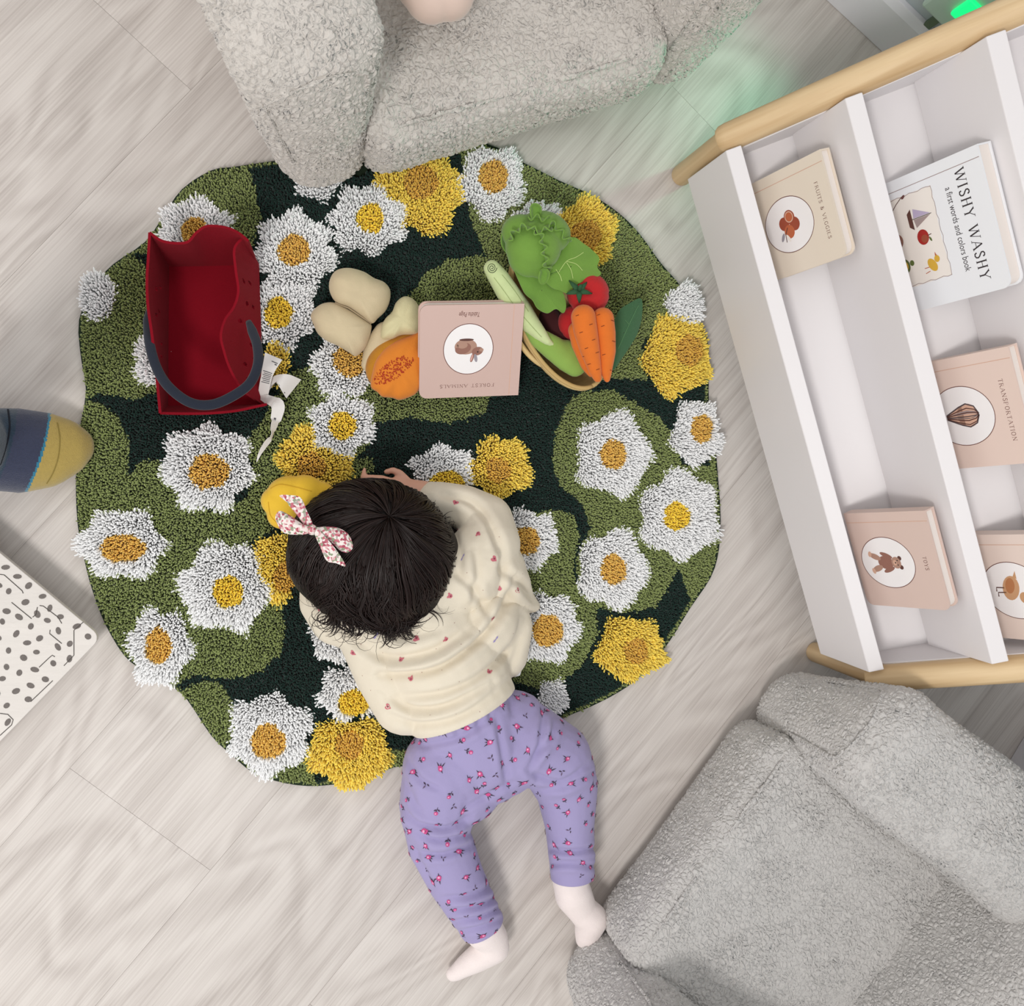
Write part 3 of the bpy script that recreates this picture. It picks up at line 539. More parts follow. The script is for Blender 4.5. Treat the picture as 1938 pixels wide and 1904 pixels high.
def rug():
    root=empty('flower_rug',P(750,880,0),'round tufted rug of green pile scattered with white and yellow flowers on the floor','rug'); bpy.context.view_layer.update()
    # woven backing
    pts=[P(a,b,.004) for a,b in smooth_path([(x,y,0) for x,y in rug_px],3,True)[:,:2]]
    m=MB(); m.prism([(p.x,p.y,.0005) for p in pts],(0,0,.0045)); m.build('backing',mat('dark_rug_backing','#22301f',.95),root)
    zt=.016; sp=.00225
    P0,P1=P(120,1520),P(1400,240); xs=np.arange(P0.x,P1.x,sp); ys=np.arange(P0.y,P1.y,sp); X,Y=np.meshgrid(xs,ys); X=(X+(np.arange(X.shape[0])%2)[:,None]*sp/2).ravel(); Y=Y.ravel()
    X=X+RNG.normal(0,.0004,X.shape); Y=Y+RNG.normal(0,.0004,Y.shape)
    q=Qn(np.stack([X,Y,np.full_like(X,zt)],1)); px,py=q[:,0],q[:,1]
    wob=3*np.sin(px*.21+py*.05)+2*np.sin(py*.33-px*.1)
    inr=inpoly(px,py,rug_px); reg=np.full(len(X),-9); reg[inr]=-1
    ing=np.zeros(len(X),bool)
    for g in greens: ing|=inpoly(px+wob*.6,py+wob*.4,g)
    reg[inr&ing]=-2
    # thin olive binding all along the rim
    cen=np.array([750,880.]); rimq=inpoly((px-750)*1.008+750,(py-880)*1.008+880,rug_px); reg[inr&~rimq]=-2
    under=inpoly(px,py,[(555,240),(552,315),(580,335),(680,333),(715,312),(890,255),(890,200)])
    F2=[]
    for i,fl in enumerate(flowers):
        k,cx,cy,rx,ry,n,turn,c=fl; o=lobed(cx,cy,rx-3,ry-3,n,turn); ins=inpoly(px,py,o)&~under
        near=(np.abs(px-cx)<rx+12)&(np.abs(py-cy)<ry+12)
        if cx<200 or cx>1290 or cy>1200 or cy<460: ins=ins   # flowers at the rim may overhang the backing slightly
        reg[ins]=i
    def make(sel,col,h,rad,lean,name,parent,cxy=None,edge=0,dens=1):
        id_=np.nonzero(sel)[0]
        if len(id_)==0: return
        k=len(id_); hk=np.where(bagm[id_],np.minimum(h,.0165),h); b=np.stack([X[id_],Y[id_],np.full(k,.004)],1); t=b.copy(); t[:,2]=hk*(1+RNG.normal(0,.07,k)); a=RNG.uniform(0,2*PI,k); l=np.abs(RNG.normal(0,lean,k))
        t[:,0]+=l*np.cos(a); t[:,1]+=l*np.sin(a)
        if cxy is not None:
            d=b[:,:2]-np.array(cxy[:2])[None]; rr=np.linalg.norm(d/np.array(cxy[2:])[None],axis=1,keepdims=True); un=d/np.maximum(np.linalg.norm(d,axis=1,keepdims=True),1e-6)
            t[:,:2]+=un*edge*np.clip((rr-.45)/.5,0,1.3)*RNG.uniform(.5,1.3,(k,1)); t[:,2]-= .004*np.clip((rr[:,0]-.8)/.2,0,1.4)
        return strand_mesh(name,b,t,np.full(k,rad)*RNG.uniform(.8,1.2,k),ym[col],parent)
    ok=~under; bagm=inpoly(px,py,[(322,508),(484,505),(493,762),(320,765)])
    o=make((reg==-1)&ok,'d',.0145,.00125,.0016,'dark_pile',root); o['kind']='stuff'; o['label']='bottle green short pile'
    o=make((reg==-2)&ok,'g',.0155,.00125,.0017,'green_pile',root); o['kind']='stuff'; o['label']='olive green short pile'
    for i,(k,cx,cy,rx,ry,n,turn,c) in enumerate(flowers):
        wc=P(cx,cy,.018); wr=(P(cx+rx,cy,.018)-wc).length; wr2=(P(cx,cy-ry,.018)-wc).length
        s=reg==i
        if not s.any(): continue
        cs=np.zeros(len(X),bool)
        if c: cs=s&inpoly(px,py,lobed(c[1],c[2],c[3]+1,c[4]+1,1,i*.7))
        a=make(s&~cs,k,.0200,.00135,.0016,'daisy' if k=='w' else 'buttercup',root,(wc.x,wc.y,wr,wr2),.0048)
        a['label']=('white daisy' if k=='w' else 'yellow flower')+' of longer yarn'
        if c:
            b_=make(cs,c[0],.0178,.0014,.0012,'flower_centre',root)
            if b_: b_.parent=a; b_.matrix_parent_inverse=Matrix.Identity(4)
    return root
rug()
# ================================================================ SHERPA ARMCHAIRS
def chair(O,xd,label,matl,W_=.60,D_=.44,hs=.155,ha=.34,hb=.40,aw=.11,z0=0,sag=.014,flare=.5,lean=.03):
    xd=Vector((xd[0],xd[1],0)).normalized(); yd=Vector((-xd.y,xd.x,0))
    mw=Matrix(((xd.x,yd.x,0,O[0]),(xd.y,yd.y,0,O[1]),(0,0,1,z0),(0,0,0,1)))
    root=empty('armchair',None,label,'armchair','grey teddy-fleece toddler armchairs',mw); bpy.context.view_layer.update()
    def part(name,sx,sy,sz,r,cx,cy,cz,fn=None):
        p,F=rbox(sx,sy,sz,r,.0023,fn); p=p+np.array([cx,cy,cz]); M=np.array(mw); p=p@M[:3,:3].T+M[:3,3]
        return raw(name,p,F,matl,root,smooth=True)
    def wob(p,h,a=.004):
        x,y,z=p[:,0].copy(),p[:,1].copy(),p[:,2].copy(); return p+a*np.stack([np.sin(y*23+z*17),np.sin(x*19+z*21),np.sin(x*27+y*21)],1)*np.clip(z/h,0,1)[:,None]
    iw=W_-2*aw+.03
    def seatfn(p):
        p=p.copy(); x,y=p[:,0]/(iw/2),p[:,1]/(D_/2); t=np.clip(p[:,2]/hs,0,1)
        p[:,1]-=.010*np.sin(np.pi*t)*(y<-.5)
        p[:,2]-=sag*t**3*(np.cos(np.clip(x,-1,1)*PI/2)*np.cos(np.clip((y+.15),-1,1)*PI/2))
        p[:,2]+=.03*t**3*np.clip(np.abs(x)-.72,0,1)**1.0*3*.3
        return wob(p,hs,.003)
    part('seat',iw,D_-.03,hs,.035,W_/2,(D_-.03)/2+.004,.002,seatfn)
    for sg,cx in ((-1,aw/2),(1,W_-aw/2)):
        def armfn(p,sg=sg):
            p=p.copy(); t=np.clip(p[:,2]/ha,0,1); q=t**1.3
            p[:,0]=p[:,0]*(1+flare*q)+sg*.022*q; y=p[:,1]/(D_/2)
            p[:,1]+=lean*q*(y<0)*np.abs(y)**.5
            p[:,2]*=1-.10*np.clip(-y,0,1)*t
            return wob(p,ha,.005)
        arm=part('armrest',aw,D_-.02,ha,.050,cx,(D_-.02)/2,.002,armfn); bva,ma=bvh_of(arm); mai=ma.inverted()
        # seam around the rounded front panel of the arm
        m=MB(); pts=[]
        for a in np.linspace(-.35*PI/2,PI+.35*PI/2,26):
            zz=ha*.90-.055+.034*math.sin(a) if math.sin(a)>-.2 else .12; t=zz/ha; q=t**1.3
            pts.append(mw@Vector((cx+(aw/2-.012)*math.cos(a)*(1+flare*q)+sg*.022*q,.004+lean*q*1.0+.010*max(0,math.sin(a))**2,zz)))
        pts=[ma@bva.find_nearest(mai@q)[0] for q in pts]; m.tube(pts,.0026,6); m.build('piping',matl,root,smooth=True)
    def bk(p):
        p=p.copy(); p[:,1]+= .02*(p[:,2]/hb)**2; p[:,2]-=.05*(np.abs(p[:,0])/(W_/2))**3*np.clip(p[:,2]/hb,0,1); return wob(p,hb,.006)
    part('backrest',W_-.02,.125,hb,.058,W_/2,D_-.0625,.002,bk)
    m=MB(); pts=[mw@Vector((aw+.012+(W_-2*aw-.024)*t,.016,hs-.010+.0015*math.sin(t*9))) for t in np.linspace(0,1,30)]; m.tube(pts,.0028,8)
    m.build('seam',matl,root,smooth=True)
    return root
fleece=sherpa('grey_teddy_fleece','#cdc7c0',cell=125,disp=.0034); fleece2=sherpa('grey_teddy_fleece_fine','#c6c3c0',cell=150,disp=.0027)
fa,fb=P(705,350,0),P(1250,184,0); xa=(fb-fa).normalized()
chair(fa-xa*.108,xa,'grey teddy-fleece toddler armchair standing on the top edge of the rug',fleece,W_=.59,aw=.112,z0=.006,ha=.36)
fa,fb=P(1428,1275,0),P(1040,1800,0); xb=(fb-fa).normalized(); yb=Vector((-xb.y,xb.x,0))
chair(fa-xb*.043+yb*.008,xb,'grey teddy-fleece toddler armchair in the corner below the book shelf',fleece2,W_=.550,aw=.110,ha=.30,hb=.36,D_=.435,flare=.5,lean=.01)
# ================================================================ SMALL THINGS
def surf(grid_px,thick=.0025,zfn=None):
    pass
def sheet_obj(name,grid,mt,parent,thick=.0025,skip=None,smooth=True,side=1):
    """grid[i][j] world points -> solid sheet; skip(i,j) drops cells (cut-outs)"""
    G_=np.asarray(grid,float); n,k=G_.shape[:2]
    du=np.gradient(G_,axis=0); dv=np.gradient(G_,axis=1); N_=np.cross(du,dv); N_/=np.maximum(np.linalg.norm(N_,axis=2,keepdims=True),1e-9)
    A=G_+N_*thick/2*side; B=G_-N_*thick/2*side; V=np.concatenate([A.reshape(-1,3),B.reshape(-1,3)]); off=n*k
    keep=np.ones((n-1,k-1),bool)
    if skip is not None:
        for i in range(n-1):
            for j in range(k-1):
                if skip(i,j): keep[i,j]=False
    F=[]
    for i in range(n-1):
        for j in range(k-1):
            if not keep[i,j]: continue
            a,b,c,d=i*k+j,(i+1)*k+j,(i+1)*k+j+1,i*k+j+1
            F+= [(a,b,c,d),(off+d,off+c,off+b,off+a)]
            for (ii,jj,e) in ((i-1,j,(d,a)),(i+1,j,(b,c)),(i,j-1,(a,b)),(i,j+1,(c,d))):
                if ii<0 or jj<0 or ii>=n-1 or jj>=k-1 or not keep[ii,jj]: F.append((e[1],e[0],off+e[0],off+e[1]))
    o=raw(name,V,F,mt,parent); 
    if smooth: autosmooth(o,.9)
    return o
def pp(pts): return [P(*p) for p in pts]
def rs(pts,n):
    """resample polyline of 3-vectors to n points through a smooth path"""
    S_=smooth_path(pts,12); d=np.r_[0,np.cumsum(np.linalg.norm(np.diff(S_,axis=0),axis=1))]; t=np.linspace(0,d[-1],n)
    return np.stack([np.interp(t,d,S_[:,i]) for i in range(3)],1)
# ---- red felt bag
def bag():
    red=mat('red_felt','#84101f',.95,sheen=.02,bump=.3,bscale=900,spec=.1); navy=mat('navy_felt','#252a36',.9,sheen=.2,bump=.2,bscale=900,spec=.15)
    root=empty('felt_bag',P(400,640,.018),'open red felt bag with a navy handle lying on the left of the rug','bag'); bpy.context.view_layer.update()
    zb=.0215; B=dict(nw=P(318,503,zb),ne=P(488,500,zb),se=P(497,768,zb),sw=P(316,770,zb))
    # floor of the bag
    g=[[B['nw'].lerp(B['ne'],i/8).lerp(B['sw'].lerp(B['se'],i/8),j/10) for j in range(11)] for i in range(9)]
    sheet_obj('base',g,red,root)
    def wallp(name,b0,b1,rim,n=90,k=34,holes=()):
        base=np.array([list(b0.lerp(b1,t)) for t in np.linspace(0,1,n)]); R_=rs(pp(rim),n); G_=[]
        for i in range(n):
            row=[]
            for j in range(k):
                t=j/(k-1); p=base[i]*(1-t)+R_[i]*t; row.append(p)
            G_.append(row)
        def sk(i,j):
            for (u,v,a) in holes:
                du=(i/n-u)*n*1.0; dv=(j/k-v)*k*1.0
                c,s=math.cos(a),math.sin(a); x=du*c-dv*s; y=du*s+dv*c
                if (x/1.9)**2+(y/(3.4 if y<0 else 2.2))**2<1: return True
            return False
        return sheet_obj(name,G_,red,root,.003,sk if holes else None)
    wallp('side_panel',B['nw'],B['ne'],[(283,440,.115),(310,457,.112),(352,459,.112),(372,440,.118),(392,428,.124),(425,430,.124),(450,440,.12),(470,456,.115)],90,30)
    hl=[(.22,.45,0),(.26,.62,.3),(.38,.5,0),(.42,.66,.2),(.58,.5,.1),(.66,.55,0),(.76,.5,.2)]
    wallp('side_panel',B['nw'],B['sw'],[(283,440,.115),(281,480,.112),(278,530,.115),(280,580,.12),(287,630,.12),(294,690,.115),(299,740,.11),(303,782,.105)],150,44,hl)
    hr=[(.20,.45,0),(.23,.72,0),(.34,.35,.1),(.35,.62,.1),(.46,.36,0),(.47,.66,0),(.59,.25,.1),(.68,.2,0),(.74,.5,.4),(.80,.25,0),(.84,.52,.3)]
    wallp('side_panel',B['ne'],B['se'],[(462,448,.112),(444,470,.11),(446,510,.106),(451,550,.10),(443,580,.10),(426,605,.105),(418,635,.11),(424,665,.108),(434,695,.10),(448,722,.09),(462,742,.075)],150,44,hr)
    wallp('side_panel',B['sw'],B['se'],[(303,782,.100),(350,783,.085),(400,782,.075),(450,777,.068),(505,765,.06)],90,26)
    hp=rs(pp([(470,608,.085),(478,628,.10),(487,655,.118),(488,690,.135),(473,725,.145),(440,750,.15),(400,766,.15),(360,762,.148),(322,735,.142),(298,700,.13),(284,655,.118),(280,610,.095),(283,585,.08)]),70)
    m=MB(); m.tube(hp,[.0055*min(1,.6+.1*min(i,69-i)) for i in range(70)],12,flat=.55,up=(0,0,1)); m.build('handle',navy,root,smooth=True)
    tagm=mat('white_satin_label','#dedad6',.5); ink=mat('label_print','#44444a',.7)
    def strip(name,path,wid,n=24,marks=None):
        c=rs(pp([q[:3] for q in path]),n); w0=np.interp(np.linspace(0,1,n),np.linspace(0,1,len(wid)),wid)/2; m=MB(); L=[];R=[]
        for i in range(n):
            t=Vector(c[min(i+1,n-1)]-c[max(i-1,0)]).normalized(); s=t.cross(Vector((0,0,1))).normalized(); tw=path[min(int(i/n*len(path)),len(path)-1)]
            a=math.radians(tw[3] if len(tw)>3 else 0); s=s*math.cos(a)+Vector((0,0,1))*math.sin(a)
            L.append(Vector(c[i])+s*w0[i]); R.append(Vector(c[i])-s*w0[i])
        G_=[[L[i],Vector(c[i]),R[i]] for i in range(n)]
        o=sheet_obj(name,G_,tagm,root,.0006)
        if marks:
            mm=MB()
            for (t0,t1,s0,s1) in marks:
                i=t0*(n-1); q=lambda t,s: (lambda k,fr: L[k].lerp(L[min(k+1,n-1)],fr).lerp(R[k].lerp(R[min(k+1,n-1)],fr),s)+Vector((0,0,.0009)))(int(t*(n-1)),t*(n-1)-int(t*(n-1)))
                mm.add([q(t0,s0),q(t0,s1),q(t1,s1),q(t1,s0)],[(0,1,2,3)])
            k=mm.build('print',ink,o)
    strip('care_label',[(497,752,.03),(503,720,.045),(508,700,.055),(518,674,.06)],[.012,.013,.013,.016,.022],marks=[(.36+.045*i,.375+.045*i,.12,.88-.1*(i%2)) for i in range(7)]+[(.88,.895,.1,.5),(.84,.86,.1,.25)])
    strip('care_label',[(500,752,.026),(506,735,.032),(520,718,.042,20),(538,722,.045),(556,736,.035)],[.006,.007,.008,.022,.03],marks=[(.3,.55,.1,.16),(.6,.9,.06,.1)])
    strip('care_label',[(492,752,.03),(512,758,.04,30),(526,768,.045),(523,790,.04),(517,812,.035,50),(514,826,.03,70),(502,842,.026,40),(492,858,.022,30),(486,874,.02)],[.005,.013,.017,.014,.012,.006,.008,.005,.001],40,marks=[(.42,.45,.3,.5)])
    return root
bag()
# ---- decals pressed onto a curved surface
def stamp(m,bv,pos,nrm,shapes,ang,mi_off=0,lift=.0004,M=None,sc=1):
    up=Vector((math.cos(ang),math.sin(ang),0)); up=(up-nrm*up.dot(nrm)).normalized(); rt=up.cross(nrm)
    for pts,mi in shapes:
        q=[]
        for (a,b) in pts:
            w_=pos+rt*a*sc+up*b*sc; r=bv.find_nearest(w_)
            q.append(r[0]+r[1]*lift if r[0] else w_)
        m.add(q,[tuple(range(len(q)))],mi+mi_off)
def ray_px(bv,px,py):
    o=Vector(CAMP); d=(P(px,py,0)-o).normalized(); return bv.ray_cast(o,d)
def dashes(root_o,name,lines,wd,mt,lift=.0006):
    """thin stitched lines drawn in picture order onto the object under them: real ribbons on its surface"""
    bv,mw=bvh_of(root_o); mi=MB()
    for L in lines:
        S_=smooth_path([(a,b,0) for a,b in L],6) if len(L)>2 else np.array([(*L[0],0),(*[(L[0][i]+L[1][i])/2 for i in (0,1)],0),(*L[1],0)],float)
        q=[]
        for s in S_:
            r=ray_px(bv0:=bv,s[0],s[1]) if mw==Matrix.Identity(4) else None
            if r is None:
                inv=mw.inverted(); o=inv@Vector(CAMP); d=(inv.to_3x3()@(P(s[0],s[1],0)-Vector(CAMP))).normalized(); r=bv.ray_cast(o,d)
                if r[0] is None: continue
                q.append((mw@r[0],(mw.to_3x3()@r[1]).normalized()))
            elif r[0] is not None: q.append((r[0],r[1]))
        for i in range(len(q)-1):
            (a,na),(b,nb)=q[i],q[i+1]
            if (a-b).length>.03 or (b-a).length<1e-6: continue
            t=(b-a).normalized(); s0=t.cross(na).normalized()*wd/2; s1=t.cross(nb).normalized()*wd/2
            mi.add([a+s0+na*lift,a-s0+na*lift,b-s1+nb*lift,b+s1+nb*lift],[(0,1,2,3)])
    if mi.v: 
        o=mi.build(name,mt,root_o)
        return o
def E3(px,py,z,rx,ry,rz,ang=0): # ellipsoid, radii in metres, long axis turned by ang (world, degrees)
    c,s=math.cos(math.radians(ang)),math.sin(math.radians(ang)); return (P(px,py,z),(rx,ry,rz),[[c,-s,0],[s,c,0],[0,0,1]])
zr=.018
def puff(name,outline,z,h,mt,parent,cen=None,rings=12,wr=.0):
    """two sewn panels stuffed into a cushion shape"""
    S_=smooth_path([(a,b,0) for a,b in outline],10,True)[:,:2]; n=len(S_); c=np.array(cen) if cen else S_.mean(0); V=[];F=[]
    for sgn in (1,-1):
        for j in range(rings):
            t=j/(rings-1); t=math.sin(t*PI/2)
            for i,s in enumerate(S_):
                x=c[0]+(s[0]-c[0])*t; y=c[1]+(s[1]-c[1])*t; a=2*PI*i/n
                V.append(P(x,y,z+sgn*h*math.sqrt(max(0,1-t**3.2))*(1+wr*math.sin(a*5+t*6)*t*t+wr*.6*math.sin(a*9+2)*t*t)))
    for k in (0,1):
        o=k*rings*n
        for j in range(rings-1):
            for i in range(n):
                q=(o+j*n+i,o+j*n+(i+1)%n,o+(j+1)*n+(i+1)%n,o+(j+1)*n+i); F.append(q[::-1] if k==0 else q)
    o=raw(name,V,F,mt,parent); bm=bmesh.new(); bm.from_mesh(o.data); bmesh.ops.remove_doubles(bm,verts=bm.verts,dist=.00012); bmesh.ops.recalc_face_normals(bm,faces=bm.faces)
    for f in bm.faces: f.smooth=True
    bm.to_mesh(o.data); bm.free(); return o
# beige two-lobed plush
bei=mat('beige_cotton','#cdbc9a',.9,sheen=.15,bump=.25,bscale=700,var=.05,vscale=40); bei2=mat('cream_cotton','#d3ca9f',.9,sheen=.15,bump=.25,bscale=700,var=.05,vscale=40)
root=empty('plush_toy',P(665,595,zr),'beige two-lobed cotton plush toy beside the red bag','plush toy'); bpy.context.view_layer.update()
puff('lobe',[(624,552),(624,530),(636,512),(660,507),(688,514),(708,526),(727,534),(738,548),(738,568),(730,588),(716,602),(704,612),(686,600),(660,582),(636,572)],.044,.024,bei,root,(682,556),wr=.05)
puff('lobe',[(634,573),(612,574),(596,584),(588,598),(594,616),(602,632),(618,645),(640,655),(662,668),(674,674),(690,660),(698,642),(703,622),(701,612),(684,600),(660,584)],.042,.023,bei,root,(648,620),wr=.05)
m=MB(); m.tube(pp([(634,573,.050),(660,583,.052),(685,600,.052),(703,612,.050)]),.0012,6); m.build('seam',mat('beige_thread','#a9977a',.9),root,smooth=True)
# cream plush mushroom
root=empty('plush_mushroom',P(740,630,zr),'cream plush mushroom wedged between the papaya and the pink book','plush toy'); bpy.context.view_layer.update()
puff('cap',[(722,640),(722,618),(730,602),(742,590),(750,572),(765,561),(782,566),(795,585),(800,615),(790,632),(760,634),(740,642)],.046,.024,bei2,root,(762,604),wr=.05)
blob('stem',chain([(730,632,.036,.016,.8),(712,655,.032,.015,.8),(698,690,.028,.010,.8)],.3),bei,root,.0022,6)
# papaya half
root=empty('plush_papaya',P(750,695,zr),'orange plush papaya half with red dotted seeds left of the pink book','plush papaya'); bpy.context.view_layer.update()
puff('skin',[(800,622),(770,626),(742,634),(718,648),(700,668),(692,692),(694,712),(703,726),(720,735),(760,720),(800,690)],.034,.019,mat('ochre_cotton','#bd7f1c',.9,sheen=.2,bump=.25,bscale=700),root,(745,680),wr=.06)
fl=puff('flesh',[(800,625),(778,634),(752,644),(728,660),(711,682),(704,708),(702,732),(714,742),(724,751),(742,753),(756,757),(774,752),(790,742),(804,715),(806,660)],.047,.018,mat('orange_cotton','#dd8227',.9,sheen=.2,bump=.25,bscale=700,var=.04),root,(756,700),wr=.08)
bv,_=bvh_of(fl); bm_=MB(); rr=random.Random(5); Mi=fl.matrix_world; inv=Mi.inverted()
for i in range(260):
    a=rr.uniform(0,2*PI); q=math.sqrt(rr.random())*1.0; px=745+q*36*math.cos(a)*1.0-q*10*math.sin(a); py=700+q*24*math.sin(a)-q*14*math.cos(a)
    o_=inv@Vector(CAMP); d_=(inv.to_3x3()@(P(px,py,0)-Vector(CAMP))).normalized(); r=bv.ray_cast(o_,d_)
    if r[0] is None or px>787: continue
    pos=Mi@r[0]; n_=(Mi.to_3x3()@r[1]).normalized(); rad=.0007
    t=n_.orthogonal().normalized(); b_=n_.cross(t); bm_.add([pos+n_*.0005+(t*math.cos(k)+b_*math.sin(k)*1.4)*rad for k in np.linspace(0,2*PI,7)[:-1]],[(0,1,2,3,4,5)])
bm_.build('seed_print',mat('red_thread','#a8331a',.9),fl)
# yellow toy under the head
root=empty('plush_lemon',P(550,945,zr),'bright yellow felt toy half hidden under the child\'s hair','plush toy'); bpy.context.view_layer.update()
o=blob('body',[E3(533,950,.040,.021,.026,.021,80),E3(545,932,.042,.026,.021,.021,10),E3(575,930,.042,.026,.021,.021,0),E3(600,940,.04,.026,.02,.02,0),E3(535,975,.036,.018,.02,.018,80)],mat('yellow_cotton','#e9bd35',.9,sheen=.2,bump=.2,bscale=700),root,.0022,5)
dashes(o,'seam',[[(512,925),(530,917),(560,922),(590,930)],[(508,950),(512,975),(525,990)]],.0009,mat('mustard_thread','#cfa32a',.9))
# pink cushion toy on the top armchair
root=empty('cushion',P(820,10,.2),'small pale pink velvet cushion lying on the seat of the top armchair','cushion'); bpy.context.view_layer.update()
blob('cover',[E3(815,-10,.215,.030,.03,.028,0),E3(850,-15,.215,.028,.03,.028,0),E3(800,-30,.215,.03,.03,.028,0),E3(830,12,.21,.022,.014,.022,0),E3(835,-60,.22,.05,.04,.032,0)],mat('pink_velvet','#d8c0b3',.85,sheen=.4),root,.0025,6)
# ---- straw basket with play vegetables
def basket():
    straw=mat('woven_straw','#cfb47e',.85,bump=.6,bscale=90,var=.12,vscale=60,stretch=(1,1,5)); 
    root=empty('straw_basket',P(1062,590,zr),'oval straw basket filled with play vegetables on the right of the rug','basket'); bpy.context.view_layer.update()
    c=P(1028,616,.0); e=(P(1096,738,.0)-P(982,488,.0)).normalized(); f_=Vector((-e.y,e.x,0)); A,B_=.098,.050; G_=[]
    for i in range(65):
        a=2*PI*i/64; row=[]
        for j in range(22):
            t=j/21; k=.70+.30*math.sin(t*PI/2); z=zr+.002+.062*t
            row.append(c+e*(A*k*math.cos(a))+f_*(B_*k*math.sin(a))*1.0+Vector((0,0,z+.004*math.cos(2*a)*t)))
        G_.append(row)
    sheet_obj('body',G_,straw,root,.003)
    bt=MB(); bt.prism([c+e*(A*.70*math.cos(a))+f_*(B_*.70*math.sin(a))+Vector((0,0,zr+.002)) for a in np.linspace(0,2*PI,33)[:-1]],(0,0,.003)); bt.build('base',straw,root)
    m=MB(); rim=[c+e*(A*math.cos(a))+f_*(B_*math.sin(a))+Vector((0,0,zr+.064+.004*math.cos(2*a))) for a in np.linspace(0,2*PI,65)]
    m.tube(rim,.0028,8); m.build('rim',mat('straw_rim','#c0a26a',.85),root,smooth=True)
    for s in (1,-1):
        m=MB(); hp=[]
        for a in np.linspace(-.5,.5,24):
            k=1+.18*math.cos(a*PI); hp.append(c+e*(A*k*math.sin(a)*1.0)+f_*(s*B_*k*math.cos(a)*1.0)+Vector((0,0,zr+.052)))
        m.tube(hp,.0035,8); m.build('handle',straw,root,smooth=True)
    # coils showing on the flank
    m=MB()
    for j in range(1,11):
        t=j/11; k=.70+.30*math.sin(t*PI/2)
        m.tube([c+e*((A*k+.0015)*math.cos(a))+f_*((B_*k+.0015)*math.sin(a))+Vector((0,0,zr+.002+.062*t)) for a in np.linspace(0,2*PI,49)],.0022,6)
    m.build('coil',straw,root,smooth=True)
basket()
zt_=.085
# leek
root=empty('plush_leek',P(1010,610,zt_),'long plush leek with pale shank resting diagonally on the straw basket','plush leek'); bpy.context.view_layer.update()
lg=mat('leek_green_cotton','#88a94e',.9,sheen=.2,bump=.2,bscale=700,var=.05,vscale=50); lp=mat('leek_pale_cotton','#c6d49b',.9,sheen=.2,bump=.2,bscale=700,var=.06,vscale=60)
blob('leaves',chain([(1002,618,.082,.009,.8),(1020,640,.081,.013,.8),(1046,658,.081,.016,.75),(1074,678,.081,.018,.65),(1088,690,.081,.016,.6)],.3)+[E3(1078,672,.080,.022,.018,.012,-40)],lg,root,.0022,5)
lw=blob('shank',chain([(931,508,.096,.0105),(945,528,.094,.0130),(965,560,.088,.0150),(985,588,.082,.0150),(1003,612,.083,.0125),(1020,630,.089,.0092),(1036,646,.092,.005),(1049,654,.090,.002)],.25),lp,root,.0018,4)
dk=mat('dark_thread','#3c4630',.9)
sp_=[(931+ (10*(1-t))*math.cos(t*17)*.9,508+(11*(1-t))*math.sin(t*17)*.9-1) for t in np.linspace(0,.92,50)]
dashes(lw,'stitching',[sp_],.0008,dk); dashes(lw,'seam',[[(935,525),(955,552),(975,580),(1000,610),(1025,638)],[(950,520),(975,552),(1000,590)]],.0005,mat('olive_thread','#8f9d62',.9))
# lettuce
def leaf(name,px_outline,z,cen,mt,parent,curl=.006,amp=.0022,fr=11,dome=.0,thick=.0016,rings=9):
    """felt leaf: fan of rings from its middle to a ruffled rim"""
    S_=smooth_path([(a,b,0) for a,b in px_outline],10,True)[:,:2]; n=len(S_); G_=[]
    d=np.r_[0,np.cumsum(np.linalg.norm(np.diff(S_,axis=0),axis=1))]
    for i in list(range(n))+[0]:
        row=[]
        for j in range(rings):
            t=.02+.98*j/(rings-1); a=cen[0]+(S_[i][0]-cen[0])*t; b=cen[1]+(S_[i][1]-cen[1])*t
            row.append(P(a,b,z+dome*(1-t*t)+curl*t**3+amp*t**3*math.sin(d[i]/fr)))
        G_.append(row)
    return sheet_obj(name,G_,mt,parent,thick)
root=empty('plush_lettuce',P(1030,480,zt_),'green plush lettuce with ruffled leaves at the top of the straw basket','plush lettuce'); bpy.context.view_layer.update()
lf=mat('lettuce_felt','#6f963c',.9,sheen=.25,bump=.2,bscale=700,var=.05,vscale=50); lf2=mat('lettuce_felt_dark','#6b923a',.9,sheen=.25,bump=.2,bscale=700,var=.05,vscale=50)
leaf('outer_leaf',[(972,500),(1000,502),(1040,528),(1062,548),(1071,575),(1067,592),(1052,585),(1036,593),(1018,584),(1008,568),(990,550)],.098,(1025,550),lf2,root,dome=.006)
l2=leaf('outer_leaf',[(1035,520),(1050,490),(1080,450),(1105,462),(1125,478),(1134,490),(1130,505),(1136,520),(1110,530),(1090,540),(1075,555),(1060,550),(1045,545),(1030,530)],.100,(1080,505),lf,root,dome=.012)
leaf('outer_leaf',[(950,440),(958,425),(975,422),(985,440),(975,480),(965,485),(950,465)],.095,(966,452),lf2,root)
hd=blob('heart',[E3(1010,465,.108,.036,.034,.030,20),E3(1030,440,.105,.034,.026,.026,-10),E3(1000,485,.105,.026,.026,.024,0),E3(1015,500,.105,.020,.016,.02,-40),E3(985,440,.104,.024,.022,.022,0)],lf,root,.002,4)
def frill(path,z,wd=.008,amp=.004,fr=2.2,base=None):
    S_=rs([(*p[:2],p[2] if len(p)>2 else z) for p in path],120); G_=[]
    dd=np.r_[0,np.cumsum(np.linalg.norm(np.diff(S_[:,:2],axis=0),axis=1))]
    for i,s in enumerate(S_):
        t=S_[min(i+1,119)]-S_[max(i-1,0)]; nn=np.array([-t[1],t[0]]); nn=nn/np.linalg.norm(nn); row=[]
        for j in range(4):
            k=j/3; off=nn*math.sin(dd[i]/fr/1.6)*k*7; row.append(P(s[0]+off[0],s[1]+off[1],s[2]+wd*k))
        G_.append(row)
    return sheet_obj('frill',G_,lf,root,.0014)
